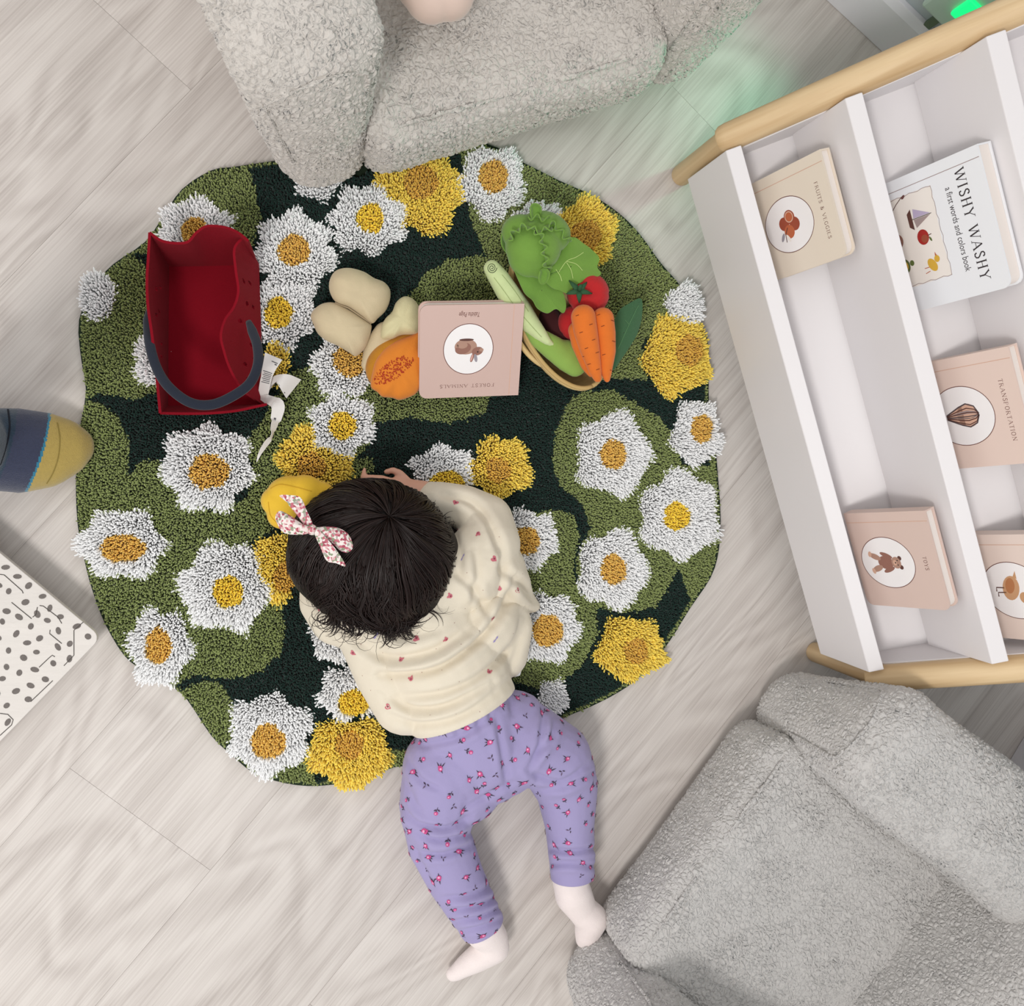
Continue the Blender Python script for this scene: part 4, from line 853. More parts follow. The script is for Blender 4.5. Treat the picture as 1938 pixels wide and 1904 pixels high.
frill([(962,455,.118),(975,437,.128),(995,428,.133),(1012,435,.136),(1030,436,.134),(1045,430,.132)],.12,.009)
frill([(1012,435,.136),(1025,450,.138),(1030,475,.134),(1033,500,.125),(1040,512,.115)],.12,.008)
frill([(1030,428,.132),(1048,425,.128),(1062,440,.122),(1080,458,.115)],.12,.009)
frill([(1000,410,.122),(1020,412,.128),(1040,415,.126)],.12,.006)
leaf('inner_leaf',[(1004,392),(1012,385),(1024,392),(1022,408),(1016,418),(1006,412)],.125,(1013,402),lf,root,curl=.004)
leaf('inner_leaf',[(1023,512),(1033,508),(1040,518),(1035,533),(1026,538),(1020,530)],.12,(1030,522),lf,root,curl=.004)
dashes(l2,'vein',[[(1058,515),(1072,495),(1090,487),(1104,478)],[(1072,495),(1090,500),(1102,512)],[(1072,497),(1080,510),(1084,527)],[(1052,510),(1060,522),(1063,532)]],.0008,mat('pale_green_thread','#b9cf7e',.9))
# tomatoes
def tomato(label,cx,cy,z,r,caly):
    root=empty('plush_tomato',P(cx,cy,z-r*.8),label,'plush tomato',None); bpy.context.view_layer.update()
    def rib(co,no):
        c=np.array(P(cx,cy,z)); d=co-c; a=np.arctan2(d[:,1],d[:,0]); h=np.hypot(d[:,0],d[:,1])/r
        co=co-d*(.035*np.clip(1-np.abs(np.sin(a*2.5))*3,0,1)*np.clip(h*1.6,0,1))[:,None]; co[:,2]-=.006*np.exp(-(h/.3)**2); return co
    b_=blob('fruit',[(P(cx,cy,z),(r,r*.97,r*.82))],mat('red_cotton','#b81f22',.9,sheen=.15,bump=.2,bscale=700),root,.0018,3,post=rib,sub=4)
    if caly:
        m=MB()
        for k in range(5):
            a=k*2*PI/5+.3; S_=[]
            x,y=caly; L=32 if k%2 else 26
            for t in (0,.35,.7,1): S_.append(P(x+L*t*math.cos(a),y+L*t*math.sin(a)*.75,z+r*.82-.001+.004*math.sin(t*PI)-.002*t))
            m.tube(S_,[.0035,.004,.0025,.0006],6,flat=.5)
        m.tube(pp([(caly[0],caly[1],z+r*.8),(caly[0]+3,caly[1]-10,z+r*.8+.012)]),[.003,.002],6)
        m.build('calyx',mat('dark_green_felt','#2f5636',.9),root,smooth=True)
tomato('red plush tomato with dark green felt calyx right of the lettuce',1113,556,.092,.0275,(1096,550))
tomato('red plush tomato mostly hidden underneath the two carrots',1090,612,.076,.024,None)
root=empty('plush_aubergine',P(1052,625,.08),'dark maroon plush vegetable deep between leek and carrots','plush vegetable'); bpy.context.view_layer.update()
blob('body',chain([(1040,600,.062,.014),(1060,640,.06,.018),(1075,665,.058,.014)],.3),mat('maroon_cotton','#3d1114',.9,sheen=.1),root,.0025,4)
# carrots
oc=mat('carrot_cotton','#db7022',.9,sheen=.2,bump=.25,bscale=700,var=.05,vscale=60); bt_=mat('brown_thread','#6b2c1a',.9)
def carrot(label,st,marks):
    root=empty('plush_carrot',P(st[1][0],st[1][1],st[1][2]-.015),label,'plush carrot','plush carrots in the straw basket'); bpy.context.view_layer.update()
    b_=blob('root',chain(st,.22),oc,root,.0018,4)
    if marks: dashes(b_,'stitching',marks,.0007,bt_)
ck=[(1090,598),(1115,615),(1097,630),(1120,644),(1107,660),(1127,668),(1112,690),(1128,700),(1100,676)]
carrot('left plush carrot of the top pair in the straw basket',[(1104,600,.120,.0155),(1108,625,.119,.0152),(1116,660,.116,.0128),(1126,700,.110,.0085),(1131,716,.107,.0055)],[[(a,b),(a+6,b-2)] for a,b in ck])
carrot('right plush carrot of the top pair, next to the dark green leaf',[(1141,603,.115,.0140),(1145,630,.114,.0135),(1148,665,.112,.0118),(1147,700,.108,.0080),(1149,718,.105,.0042)],[[(a,b),(a+6,b-2+(i%2)*4)] for i,(a,b) in enumerate([(1130,597),(1156,606),(1138,618),(1158,645),(1140,672),(1154,700),(1162,628)])])
carrot('plush carrot lying underneath the left carrot of the pair',[(1092,625,.098,.0115),(1098,650,.097,.0115),(1110,690,.094,.008),(1118,708,.092,.004)],None)
root=empty('felt_leaf',P(1190,640,.06),'dark green felt leaf sticking out beside the carrots','felt leaf'); bpy.context.view_layer.update()
dg=mat('dark_green_cotton','#3c6441',.9,sheen=.2,bump=.2,bscale=700)
lf_=leaf('blade',[(1213,566),(1214,600),(1206,630),(1192,655),(1175,680),(1160,700),(1150,690),(1155,650),(1163,610),(1172,588),(1190,575)],.072,(1180,630),dg,root,dome=.006,curl=0,amp=.0008)
dashes(lf_,'vein',[[(1208,578),(1190,615),(1170,660)],[(1190,614),(1183,606)]],.0006,mat('green_thread','#5d8a5c',.9))
# ---- the pink book across basket and papaya
def lay_book():
    zh,zl=.108,.050
    bl=P(990,575,zh); br=P(795,578,zh); tl=P(975,748,zl); X=(br-bl).normalized(); Yv=(tl-bl); Yv=(Yv-X*Yv.dot(X)); Hk=Yv.length; Y=Yv.normalized(); Z=X.cross(Y); W_=(br-bl).length
    T_=.016; o=bl-Z*T_; mw=Matrix(((X.x,Y.x,Z.x,o.x),(X.y,Y.y,Z.y,o.y),(X.z,Y.z,Z.z,o.z),(0,0,0,1)))
    book('forest','dusty pink board book with a rabbit in an oval lying on the rug',mw,W_,Hk,T_,'#cfb2a8','FOREST ANIMALS','Tabitha Paige')
lay_book()
# ---- dotted wooden puzzle top, bottom left of the picture
def puzzle():
    zt=.05; th=.009; c=P(192,1206,zt); e1=(P(0,1040,zt)-P(180,1190,zt)).normalized(); e2=(P(0,1424,zt)-P(178,1230,zt)).normalized()
    e2=(e2-e1*e2.dot(e1)).normalized(); L1,L2=.42,.36; R_=.012
    root=empty('puzzle_box',c+e1*.2+e2*.18-Vector((0,0,zt)),'white wooden puzzle box with grey painted dots left of the rug','puzzle box'); bpy.context.view_layer.update()
    T2=lambda x,y,z: c+e1*x+e2*y+Vector((0,0,z))
    def rr_(x0,x1,y0,y1,r): 
        o=[]
        for cx,cy,a0 in ((x0+r,y0+r,PI),(x1-r,y0+r,-PI/2),(x1-r,y1-r,0),(x0+r,y1-r,PI/2)): o+=[(cx+r*math.cos(a0+t),cy+r*math.sin(a0+t)) for t in np.linspace(0,PI/2,7)]
        return o
    pw=mat('white_stained_wood','#d9d3cd',.6,bump=.3,bscale=60,var=.05,vscale=12,stretch=(1,4,1)); dm=mat('grey_dot_paint','#6d6662',.7,var=.18,vscale=300); ln=mat('puzzle_cut','#4c4743',.9)
    edge=mat('puzzle_edge','#b9b3ae',.7)
    m=MB(); m.prism([T2(a,b,-th) for a,b in rr_(0,L1,0,L2,R_)],(0,0,th),0)
    f=lambda x,y,z: T2(x,y,z); rd=random.Random(9); pts=[]
    for i in range(24):
        for j in range(22):
            x=.012+i*.0178+(j%2)*.009+rd.uniform(-.003,.003); y=.010+j*.0165+rd.uniform(-.003,.003)
            if x<L1-.01 and y<L2-.01 : ell(m,x,y,.0044*rd.uniform(.85,1.15),.0033*rd.uniform(.85,1.1),.0003,1,f,rot=rd.uniform(0,3),n=10)
    inv=Matrix(((e1.x,e2.x,0,c.x),(e1.y,e2.y,0,c.y),(0,0,1,c.z),(0,0,0,1))).inverted()
    def cut(px): 
        q=[inv@P(a,b,zt) for a,b in px]; ribbon(m,[(p.x,p.y) for p in q],.0009,.0004,2,f)
    cut([(158,1177),(140,1193),(140,1240),(121,1260)]); cut([(0,1087),(8,1088),(42,1118),(44,1123)]); cut([(75,1146),(82,1147),(110,1168),(117,1180)]); cut([(22,1140),(60,1171)])
    cut([(71,1149),(68,1163),(62,1168)]); cut([(95,1192),(94,1199),(117,1218)]); cut([(74,1263),(93,1245),(99,1240),(104,1243)]); cut([(0,1350),(15,1352),(25,1362),(22,1372),(0,1392)]); cut([(58,1328),(100,1288)])
    bevel(m.build('lid',[pw,dm,ln],root),.0008)
    b=MB(); b.prism([T2(a,b_,-zt+.001) for a,b_ in rr_(.03,L1-.03,.03,L2-.03,.01)],(0,0,zt-th-.001)); b.build('body',edge,root)
puzzle()
# ---- grown-up's foot at the left edge
def foot():
    root=empty('person',P(20,850,0),'sock-clad foot of a grown-up standing left of the rug','person'); bpy.context.view_layer.update()
    st=[(152,846,.020,.014,.9),(135,845,.024,.026,.8),(110,848,.028,.037,.72),(75,852,.033,.046,.68),(35,853,.040,.050,.75),(-20,850,.050,.048,.9),(-80,842,.060,.044,1.1),(-140,835,.055,.040,1.2)]
    sp=chain(st,.2)+chain([(-60,842,.075,.045),(-110,836,.14,.042),(-140,830,.25,.05),(-170,825,.40,.058)],.3)
    body=blob('foot',sp,[mat('navy_knit','#343a52',.95,sheen=.4,bump=.6,bscale=900,var=.12,vscale=400),mat('mustard_knit','#b29a52',.95,sheen=.4,bump=.5,bscale=900,var=.06,vscale=300),mat('teal_knit','#2d7a96',.95,sheen=.4,bump=.5,bscale=900),mat('dark_teal_knit','#22384b',.95,sheen=.4,bump=.6,bscale=900,var=.2,vscale=200)],root,.0022,5)
    body.name='sock'
    me=body.data; bpy.context.view_layer.update(); M=body.matrix_world
    for p in me.polygons:
        q=Qn(np.array(M@p.center)); x=q[0]-(q[1]-850)*-.22-4*math.sin((q[1]-780)/150*PI)
        lx=q[0]+ (q[1]-850)*.28 -8*math.cos((q[1]-850)/75*PI/2)
        p.material_index=1 if lx>76 else (2 if lx>71 else (0 if lx>12 else 3))
    dashes(body,'toe_seam',[[(108,800),(113,830),(110,865),(100,895),(88,915)]],.0012,mat('olive_thread2','#8d7a3c',.9)); dashes(body,'knit_line',[[(15,775),(18,810),(10,850),(0,880)]],.002,mat('black_knit','#141824',.9))
foot()
# ================================================================ THE CHILD
def cut_plane(o,p,n,fill=True):
    """trim the garment cleanly at a hem: drops what lies on the +n side"""
    bm=bmesh.new(); bm.from_mesh(o.data); inv=o.matrix_world.inverted(); p=inv@Vector(p); n=(inv.to_3x3()@Vector(n)).normalized()
    r=bmesh.ops.bisect_plane(bm,geom=bm.verts[:]+bm.edges[:]+bm.faces[:],plane_co=p,plane_no=n,clear_outer=True)
    if fill:
        es=[e for e in r['geom_cut'] if isinstance(e,bmesh.types.BMEdge)]
        bmesh.ops.holes_fill(bm,edges=es,sides=0)
    bm.to_mesh(o.data); bm.free(); 
def cut_local(o,p,n,center,radius):
    """same, but only for the piece of garment around one limb"""
    bm=bmesh.new(); bm.from_mesh(o.data); inv=o.matrix_world.inverted(); p=inv@Vector(p); n=(inv.to_3x3()@Vector(n)).normalized(); c=inv@Vector(center)
    fs=[f for f in bm.faces if (f.calc_center_median()-c).length<radius]; vs={v for f in fs for v in f.verts}; es={e for f in fs for e in f.edges}
    r=bmesh.ops.bisect_plane(bm,geom=list(vs)+list(es)+fs,plane_co=p,plane_no=n,clear_outer=True)
    es=[e for e in r['geom_cut'] if isinstance(e,bmesh.types.BMEdge)]; bmesh.ops.holes_fill(bm,edges=es,sides=0)
    bm.to_mesh(o.data); bm.free()
def folds(lines,amp=.0035,wd=6.,zmin=.03):
    segs=[]
    for L in lines:
        k=L[0] if not isinstance(L[0],tuple) else 1.; pts=L[1:] if not isinstance(L[0],tuple) else L
        S_=smooth_path([(a,b,0) for a,b in pts],5)[:,:2]; segs.append((k,S_))
    def f(co,no):
        q=Qn(co); d=np.zeros(len(co))
        for k,S_ in segs:
            best=np.full(len(co),1e9); sd=np.zeros(len(co)); tt=np.zeros(len(co)); n=len(S_)-1
            for i in range(n):
                a,b=S_[i],S_[i+1]; ab=b-a; t=np.clip(((q-a)@ab)/(ab@ab),0,1); w_=q-(a+t[:,None]*ab); dd=np.hypot(w_[:,0],w_[:,1])
                m=dd<best; best[m]=dd[m]; sd[m]=(ab[0]*w_[m,1]-ab[1]*w_[m,0])/np.hypot(*ab); tt[m]=(i+t[m])/n
            taper=np.sin(np.pi*np.clip(tt,.03,.97))**.5; s=np.where(best<60,np.sign(sd)*best,60)
            d+=k*taper*(-amp*np.exp(-(s/wd)**2)+amp*.75*np.exp(-((s-wd*1.9)/(wd*1.5))**2)+amp*.35*np.exp(-((s+wd*1.8)/(wd*1.4))**2))
        up=np.clip(no[:,2]*1.5+.4,0,1)
        return co+no*(d*up)[:,None]
    return f
skin=mat('child_skin','#d9a68f',.55,sss=.12,spec=.35); 
child=empty('person',P(850,1300,0),'small dark-haired child in cream top and lilac leggings lying face down on the rug','person'); bpy.context.view_layer.update()
HCN=(700,1056,.105)
def fingers(base,tips,r=.0052):
    out=[]
    for T_ in tips: out+=chain([(*base[:3],r*1.5)]+[(*t,r*(1-.12*i)) for i,t in enumerate(T_)],.3)
    return out
body=[E3(*HCN,.074,.070,.068,30),E3(670,1040,.085,.050,.050,.05,0),E3(655,1062,.075,.038,.040,.04,0)]
body+=chain([(735,1105,.09,.036),(780,1150,.085,.04),(820,1205,.078,.058,.85),(865,1300,.068,.058,.85),(905,1400,.063,.054,.85)],.2)
body+=chain([(790,1140,.09,.04),(880,1075,.085,.036),(925,1000,.06,.028),(905,965,.045,.024),(850,950,.040,.021),(800,934,.036,.017),(775,928,.034,.015)],.25)
body+=[E3(757,924,.034,.020,.015,.011,170)]
body+=fingers((768,922,.034),[[(768,908,.034),(757,896,.033),(744,890,.031),(731,893,.028)],[(745,914,.038),(722,906,.037),(700,904,.034),(687,903,.030),(690,889,.027)],[(740,922,.034),(712,914,.033),(690,913,.028),(676,916,.025)],[(740,934,.030),(712,933,.028),(690,934,.025)],[(745,944,.028),(722,944,.026),(702,945,.024)]],.0056)
body+=chain([(760,1150,.085,.038),(690,1160,.075,.034),(625,1155,.05,.028),(605,1120,.038,.023),(615,1070,.034,.019),(625,1030,.032,.015)],.25)
body+=[E3(628,1012,.030,.014,.018,.010,0)]+fingers((628,1018,.030),[[(612,1002,.028),(604,994,.027)],[(618,992,.028),(614,978,.027),(612,968,.025)],[(628,990,.028),(627,974,.027),(626,963,.025)],[(638,992,.028),(640,978,.027),(640,968,.025)],[(646,1000,.027),(652,990,.025)]],.005)
legL=[(890,1420,.060,.044),(840,1490,.055,.042),(832,1580,.048,.038),(862,1660,.042,.032),(905,1745,.036,.023),(925,1775,.034,.021)]
legR=[(960,1400,.062,.034),(1030,1435,.058,.034),(1072,1490,.052,.038),(1078,1570,.048,.030),(1080,1650,.046,.024),(1082,1675,.046,.022)]
footL=[(930,1775,.034,.022),(934,1792,.031,.0215),(905,1812,.026,.018),(880,1828,.022,.014),(863,1841,.019,.0105)]
footR=[(1080,1672,.047,.024),(1086,1694,.046,.0255),(1102,1722,.045,.0205),(1119,1740,.045,.0225),(1112,1765,.042,.0175),(1104,1779,.039,.0105)]
body+=chain(legL,.25)+chain(legR,.25)+chain([(a,b,c,d-.003) for a,b,c,d in footL],.25)+chain([(a,b,c,d-.003) for a,b,c,d in footR],.25)
# face, turned to the left and down: brow, nose, lips, chin, ears
fd=Vector((-.72,.10,-.62)).normalized(); fs_=fd.cross(Vector((0,0,1))).normalized(); fu=fs_.cross(fd); hc=P(*HCN)
def fp(a,b,c): return hc+fd*a+fs_*b+fu*c
body+=[(fp(.074,0,-.012),(.007,.007,.006)),(fp(.070,0,0),(.006,.005,.008)),(fp(.066,0,-.030),(.007,.012,.004)),(fp(.066,0,-.036),(.006,.010,.004)),(fp(.056,0,-.050),(.014,.016,.011)),(fp(.052,.030,-.022),(.018,.018,.018)),(fp(.052,-.030,-.022),(.018,.018,.018)),
 (fp(-.004,.071,-.008),(.012,.006,.017)),(fp(-.004,-.071,-.008),(.012,.006,.017))]
bo=blob('body',body,skin,child,.0020,3,sub=3)
for s in (-1,1):
    e=MB(); iv,iff=ico(3); e.add([fp(.063,s*.024,.002)+Vector(v)*.0085 for v in iv],iff); e.build('eye',mat('dark_iris','#1e1512',.15),child,smooth=True)
# socks
sock=mat('pale_pink_knit','#efe3e0',.95,sheen=.35,bump=.35,bscale=800,var=.03,vscale=60)
blob('sock',chain([(915,1758,.037,.026)]+footL,.2)+[E3(858,1843,.018,.010,.010,.009)],sock,child,.0018,4)
blob('sock',chain([(1080,1650,.047,.027)]+footR,.2),sock,child,.0018,4)
# leggings
lil=mat('lilac_jersey','#a097c0',.85,sheen=.15,bump=.15,bscale=900,spec=.2)
def legprints():
    cs=dict(a='#c74d85',b='#e9a9c9',c='#47384a',d='#6a5870'); return [lil]+[mat('legging_print_'+k,v,.85) for k,v in cs.items()]
lv=[(1.3,(766,1530),(790,1558),(845,1568),(888,1545)),(1.2,(775,1562),(825,1588),(885,1578)),(1.0,(790,1612),(835,1618),(888,1600)),(1.2,(852,1722),(900,1716),(940,1698)),(1.2,(862,1742),(905,1735),(948,1716)),(1.,(838,1700),(890,1695),(930,1676)),(.9,(868,1760),(910,1752),(945,1738)),
(.9,(768,1430),(795,1475),(835,1496)),(1.1,(1000,1455),(1022,1410),(1030,1345)),(.9,(1012,1430),(1040,1400),(1050,1360)),(1.3,(1004,1462),(1060,1480),(1112,1448)),(1.1,(1020,1490),(1070,1488),(1120,1462)),(1.3,(1036,1606),(1080,1612),(1128,1606)),(1.1,(1034,1636),(1080,1634),(1128,1640)),(.8,(1036,1622),(1080,1626),(1126,1622)),
(.8,(938,1352),(950,1420),(958,1482)),(.7,(800,1412),(870,1396),(938,1354)),(.6,(765,1470),(785,1520),(800,1540)),(.7,(900,1340),(905,1360),(906,1380)),(.7,(920,1330),(927,1350),(930,1365)),(.6,(860,1365),(866,1385),(868,1395)),(.6,(955,1310),(965,1330),(970,1350)),(.8,(780,1600),(800,1640),(820,1680)),(.7,(970,1480),(930,1500),(880,1530))]
lp_=chain([(872,1335,.070,.064,.85),(888,1372,.068,.066,.85),(905,1405,.066,.064,.9)],.2)+[E3(862,1440,.066,.056,.052,.050),E3(968,1418,.066,.056,.052,.050),E3(915,1392,.064,.086,.05,.05,25),E3(925,1455,.060,.052,.046,.046,10),E3(880,1492,.056,.050,.046,.044,20),E3(950,1450,.060,.050,.040,.044,10)]
lp_+=chain([(a,b,c,d) for a,b,c,d in [(840,1450,.062,.053),(826,1520,.055,.048),(830,1585,.050,.0415),(862,1660,.045,.0375),(898,1725,.041,.0315),(925,1775,.039,.0285)]],.2)
lp_+=chain([(990,1400,.063,.052),(1050,1435,.058,.049),(1072,1490,.054,.042),(1078,1560,.051,.0335),(1082,1630,.049,.0305),(1084,1690,.049,.0285)],.2)
leg=blob('leggings',lp_,legprints(),child,.0022,5,post=folds(lv,.0044,6.))
a,b=P(898,1725,.041),P(925,1775,.039); n_=(b-a).normalized(); pc=P(918,1752,.040); cut_local(leg,pc,n_,P(925,1775,.039),.055)
a,b=P(1082,1630,.049),P(1084,1690,.049); n_=(b-a).normalized(); pc=P(1083,1660,.049); cut_local(leg,pc,n_,P(1084,1690,.049),.05)
# tiny roses printed on the leggings
def scatter(o,dist,count,seed,maxtry=9000):
    me=o.data; rr=random.Random(seed); ar=[p.area for p in me.polygons]; cum=np.cumsum(ar); pts=[]; M=o.matrix_world
    for _ in range(maxtry):
        i=int(np.searchsorted(cum,rr.random()*cum[-1])); p=me.polygons[min(i,len(me.polygons)-1)]; c=M@p.center
        if all((c-q[0]).length>dist for q in pts): pts.append((c,(M.to_3x3()@p.normal).normalized()))
        if len(pts)>=count: break
    return pts
def print_on(o,items,lift=.0005):
    """items: (pos, normal, angle, scale, shapes); the print is laid onto the cloth and joined to its mesh"""
    bv,_=bvh_of(o); M=o.matrix_world; inv=M.inverted(); R3=inv.to_3x3(); bm=bmesh.new(); bm.from_mesh(o.data)
    for f in bm.faces: f.smooth=True
    for pos,nrm,ang,sc,shapes in items:
        t=nrm.orthogonal().normalized(); b=nrm.cross(t); ca,sa=math.cos(ang),math.sin(ang)
        for k,(pts,mi) in enumerate(shapes):
            vs=[]
            for (x,y) in pts:
                w_=pos+t*((x*ca-y*sa)*sc)+b*((x*sa+y*ca)*sc); r=bv.find_nearest(inv@w_)
                vs.append(bm.verts.new(r[0]+r[1]*(lift+.00012*k)))
            if (vs[1].co-vs[0].co).cross(vs[2].co-vs[0].co).dot(R3@nrm)<0: vs=vs[::-1]
            try: f=bm.faces.new(vs); f.material_index=mi
            except ValueError: pass
    bm.to_mesh(o.data); bm.free()
circ=lambda x,y,r,n=8,e=1: [(x+r*math.cos(2*PI*i/n),y+r*e*math.sin(2*PI*i/n)) for i in range(n)]
def lf_s(x,y,a,L,w_): 
    c,s=math.cos(a),math.sin(a); return [(x+c*u-s*v,y+s*u+c*v) for u,v in ((0,0),(L*.5,w_),(L,0),(L*.5,-w_))]
def rose(k):
    if k==0: return [(lf_s(0,0,a,L_,.20),3) for a,L_ in ((.5,1.7),(2.5,2.5),(3.1,1.8),(3.7,2.4))]+[(circ(0,0,.9,9,.8),1),(circ(.15,.1,.38,6),2),(circ(-.5,-.4,.4,6),1)]
    if k==1: return [([(-.1,0),(.1,0),(.15,-1.7),(0,-1.75)],3),(lf_s(0,-1,.6,1.1,.25),3),(lf_s(0,-1.2,2.6,1.1,.25),3),(circ(0,.2,.6),1),(circ(.1,.3,.25,6),2)]
    return [(lf_s(0,0,.3,1.2,.22),3),(lf_s(0,0,2.0,1.3,.22),4),(lf_s(.2,-.3,3.6,1.0,.2),3)]
rr=random.Random(4); it=[]
for i,(c,n) in enumerate(scatter(leg,.0150,330,2)): it.append((c,n,rr.uniform(0,6.3),rr.uniform(.0034,.0046),rose(rr.choice([0,0,1,1,2]))))
print_on(leg,it)
def tagpatch(px,py,z,ang,parent):
    m=MB(); c=P(px,py,z); M=Matrix.Translation(c)@Matrix.Rotation(math.radians(ang),4,'Z')@Matrix.Rotation(.3,4,'X'); m.box((-.010,-.0035,-.0004),(.010,.0035,.0006),M,0); m.box((-.009,-.003,.0006),(-.002,.003,.0010),M,1); m.box((.0,-.002,.0006),(.006,.002,.0010),M,2)
    return m.build('label_tab',[mat('tab_green','#3f4436',.9),mat('tab_red','#8e2f2b',.9),mat('tab_tan','#a08363',.9)],parent)
tagpatch(897,1782,.054,-15,leg); tagpatch(1103,1663,.070,-8,leg)
# cream sweatshirt
crm=mat('cream_jersey','#e0d6c3',.9,sheen=.2,bump=.15,bscale=900,spec=.2)
sv=[(1.9,(968,1105),(945,1165),(895,1222),(820,1268),(720,1276)),(1.2,(985,1165),(970,1215),(910,1278),(835,1312),(755,1318)),(1.0,(690,1232),(750,1246),(820,1232),(880,1196)),(1.3,(735,1318),(785,1342),(850,1334),(930,1290)),(1.0,(935,1000),(950,1050),(945,1110)),
(1.1,(835,935),(890,950),(925,990),(938,1040)),(1.2,(945,1075),(985,1105),(1012,1138)),(.9,(610,1140),(655,1195),(700,1228)),(.9,(860,1080),(900,1120),(930,1180)),(.8,(900,1040),(905,1090),(890,1150)),(.8,(1000,1160),(985,1210),(965,1260)),(.9,(740,1352),(800,1368),(880,1350),(960,1290)),(.7,(855,1000),(870,1040),(868,1090)),(.7,(700,1180),(760,1205),(830,1190))]
sh=chain([(775,1135,.088,.050),(800,1180,.083,.066,.85),(835,1240,.078,.072,.85),(860,1300,.075,.072,.85),(885,1360,.073,.071,.85),(905,1400,.073,.070,.85)],.18)
sh+=chain([(800,1140,.088,.048),(880,1085,.085,.046),(925,1030,.068,.041),(922,985,.052,.034),(880,962,.045,.030),(838,950,.041,.026),(815,946,.038,.024)],.2)
sh+=chain([(775,1150,.085,.046),(700,1175,.075,.042),(640,1168,.054,.036),(612,1140,.042,.030),(608,1110,.038,.027)],.2)
sh+=chain([(930,1080,.065,.045),(962,1118,.05,.030),(985,1136,.042,.020),(1004,1143,.036,.011),(1012,1145,.034,.007)],.2)+chain([(900,1180,.07,.052),(960,1180,.055,.032),(955,1240,.055,.030)],.2)+chain([(700,1200,.07,.040),(730,1270,.065,.040),(765,1330,.065,.04)],.25)
shirt=blob('sweatshirt',sh,[crm,mat('top_print_rose','#c9707c',.9),mat('top_print_lilac','#9a8ec0',.9),mat('top_print_dark','#8d4654',.9)],child,.0022,5,post=folds(sv,.0060,8.))
a,b=P(835,1240,.078),P(900,1385,.073); n_=(b-a); n_.z=0; n_.normalize(); cut_plane(shirt,P(881,1342,.075),n_)
it=[]; bv,_=bvh_of(shirt); M=shirt.matrix_world; inv=M.inverted()
def at(px,py):
    o_=inv@Vector(CAMP); d_=(inv.to_3x3()@(P(px,py,0)-Vector(CAMP))).normalized(); r=bv.ray_cast(o_,d_)
    return (M@r[0],(M.to_3x3()@r[1]).normalized()) if r[0] is not None else None
heart=[([(0,-1),(.9,0),(.85,.6),(.45,.8),(0,.45),(-.45,.8),(-.85,.6),(-.9,0)],1),(circ(.1,0,.3,6),3)]
bear=[(circ(0,0,.65),1),(circ(.5,.55,.3,6),1),(circ(-.5,.55,.3,6),1),(circ(0,-.1,.25,6),3)]
bowp=[(lf_s(0,0,.5,1.2,.3),2),(lf_s(0,0,3.6,1.2,.3),2),(circ(0,0,.2,6),2)]
hand_placed={0:heart,1:bear,2:bowp}
for x,y,k in [(862,951,0),(876,1055,2),(935,1058,0),(946,1114,1),(852,1128,1),(788,1209,0),(844,1210,1),(759,1249,1),(778,1285,1),(926,1272,1),(938,1210,2),(933,1170,1),(668,1236,0),(712,1203,2),(606,1152,0),(734,1338,0),(905,1010,1),(980,1118,0)]:
    h=at(x,y)
    if h: it.append((h[0],h[1],rr.uniform(-.5,.5),.0044,hand_placed[k]))
for c,n in scatter(shirt,.020,110,8):
    if any((c-i[0]).length<.014 for i in it): continue
    it.append((c,n,0,.0005,[(circ(0,0,1,5),3)]))
for c,n in scatter(shirt,.05,24,9):
    if n.z<.25: it.append((c,n,rr.uniform(0,6),.0034,rr.choice([heart,bear])))
print_on(shirt,it)
# ribbed hem line, side label
def hemline(name,px,z0,rad,mt,parent,off=.0006):
    pts=[]
    for a,b in smooth_path([(x,y,0) for x,y in px],6)[:,:2]:
        h=at(a,b)
        if h: pts.append(h[0]+h[1]*off)
    if len(pts)>3: m=MB(); m.tube(pts,rad,6); return m.build(name,mt,parent,smooth=True)
0 and hemline('hem_seam',[(722,1318),(760,1342),(810,1350),(870,1335),(930,1300),(975,1252)],0,.0007,mat('cream_thread','#cfc3a8',.9),shirt)
m=MB(); m.prism([P(966,1262,.06),P(978,1256,.062),P(988,1264,.06),P(984,1278,.056),P(972,1282,.056)],(0,0,.0012)); bevel(m.build('side_label',mat('white_cotton','#ecebec',.8),shirt),.0004)
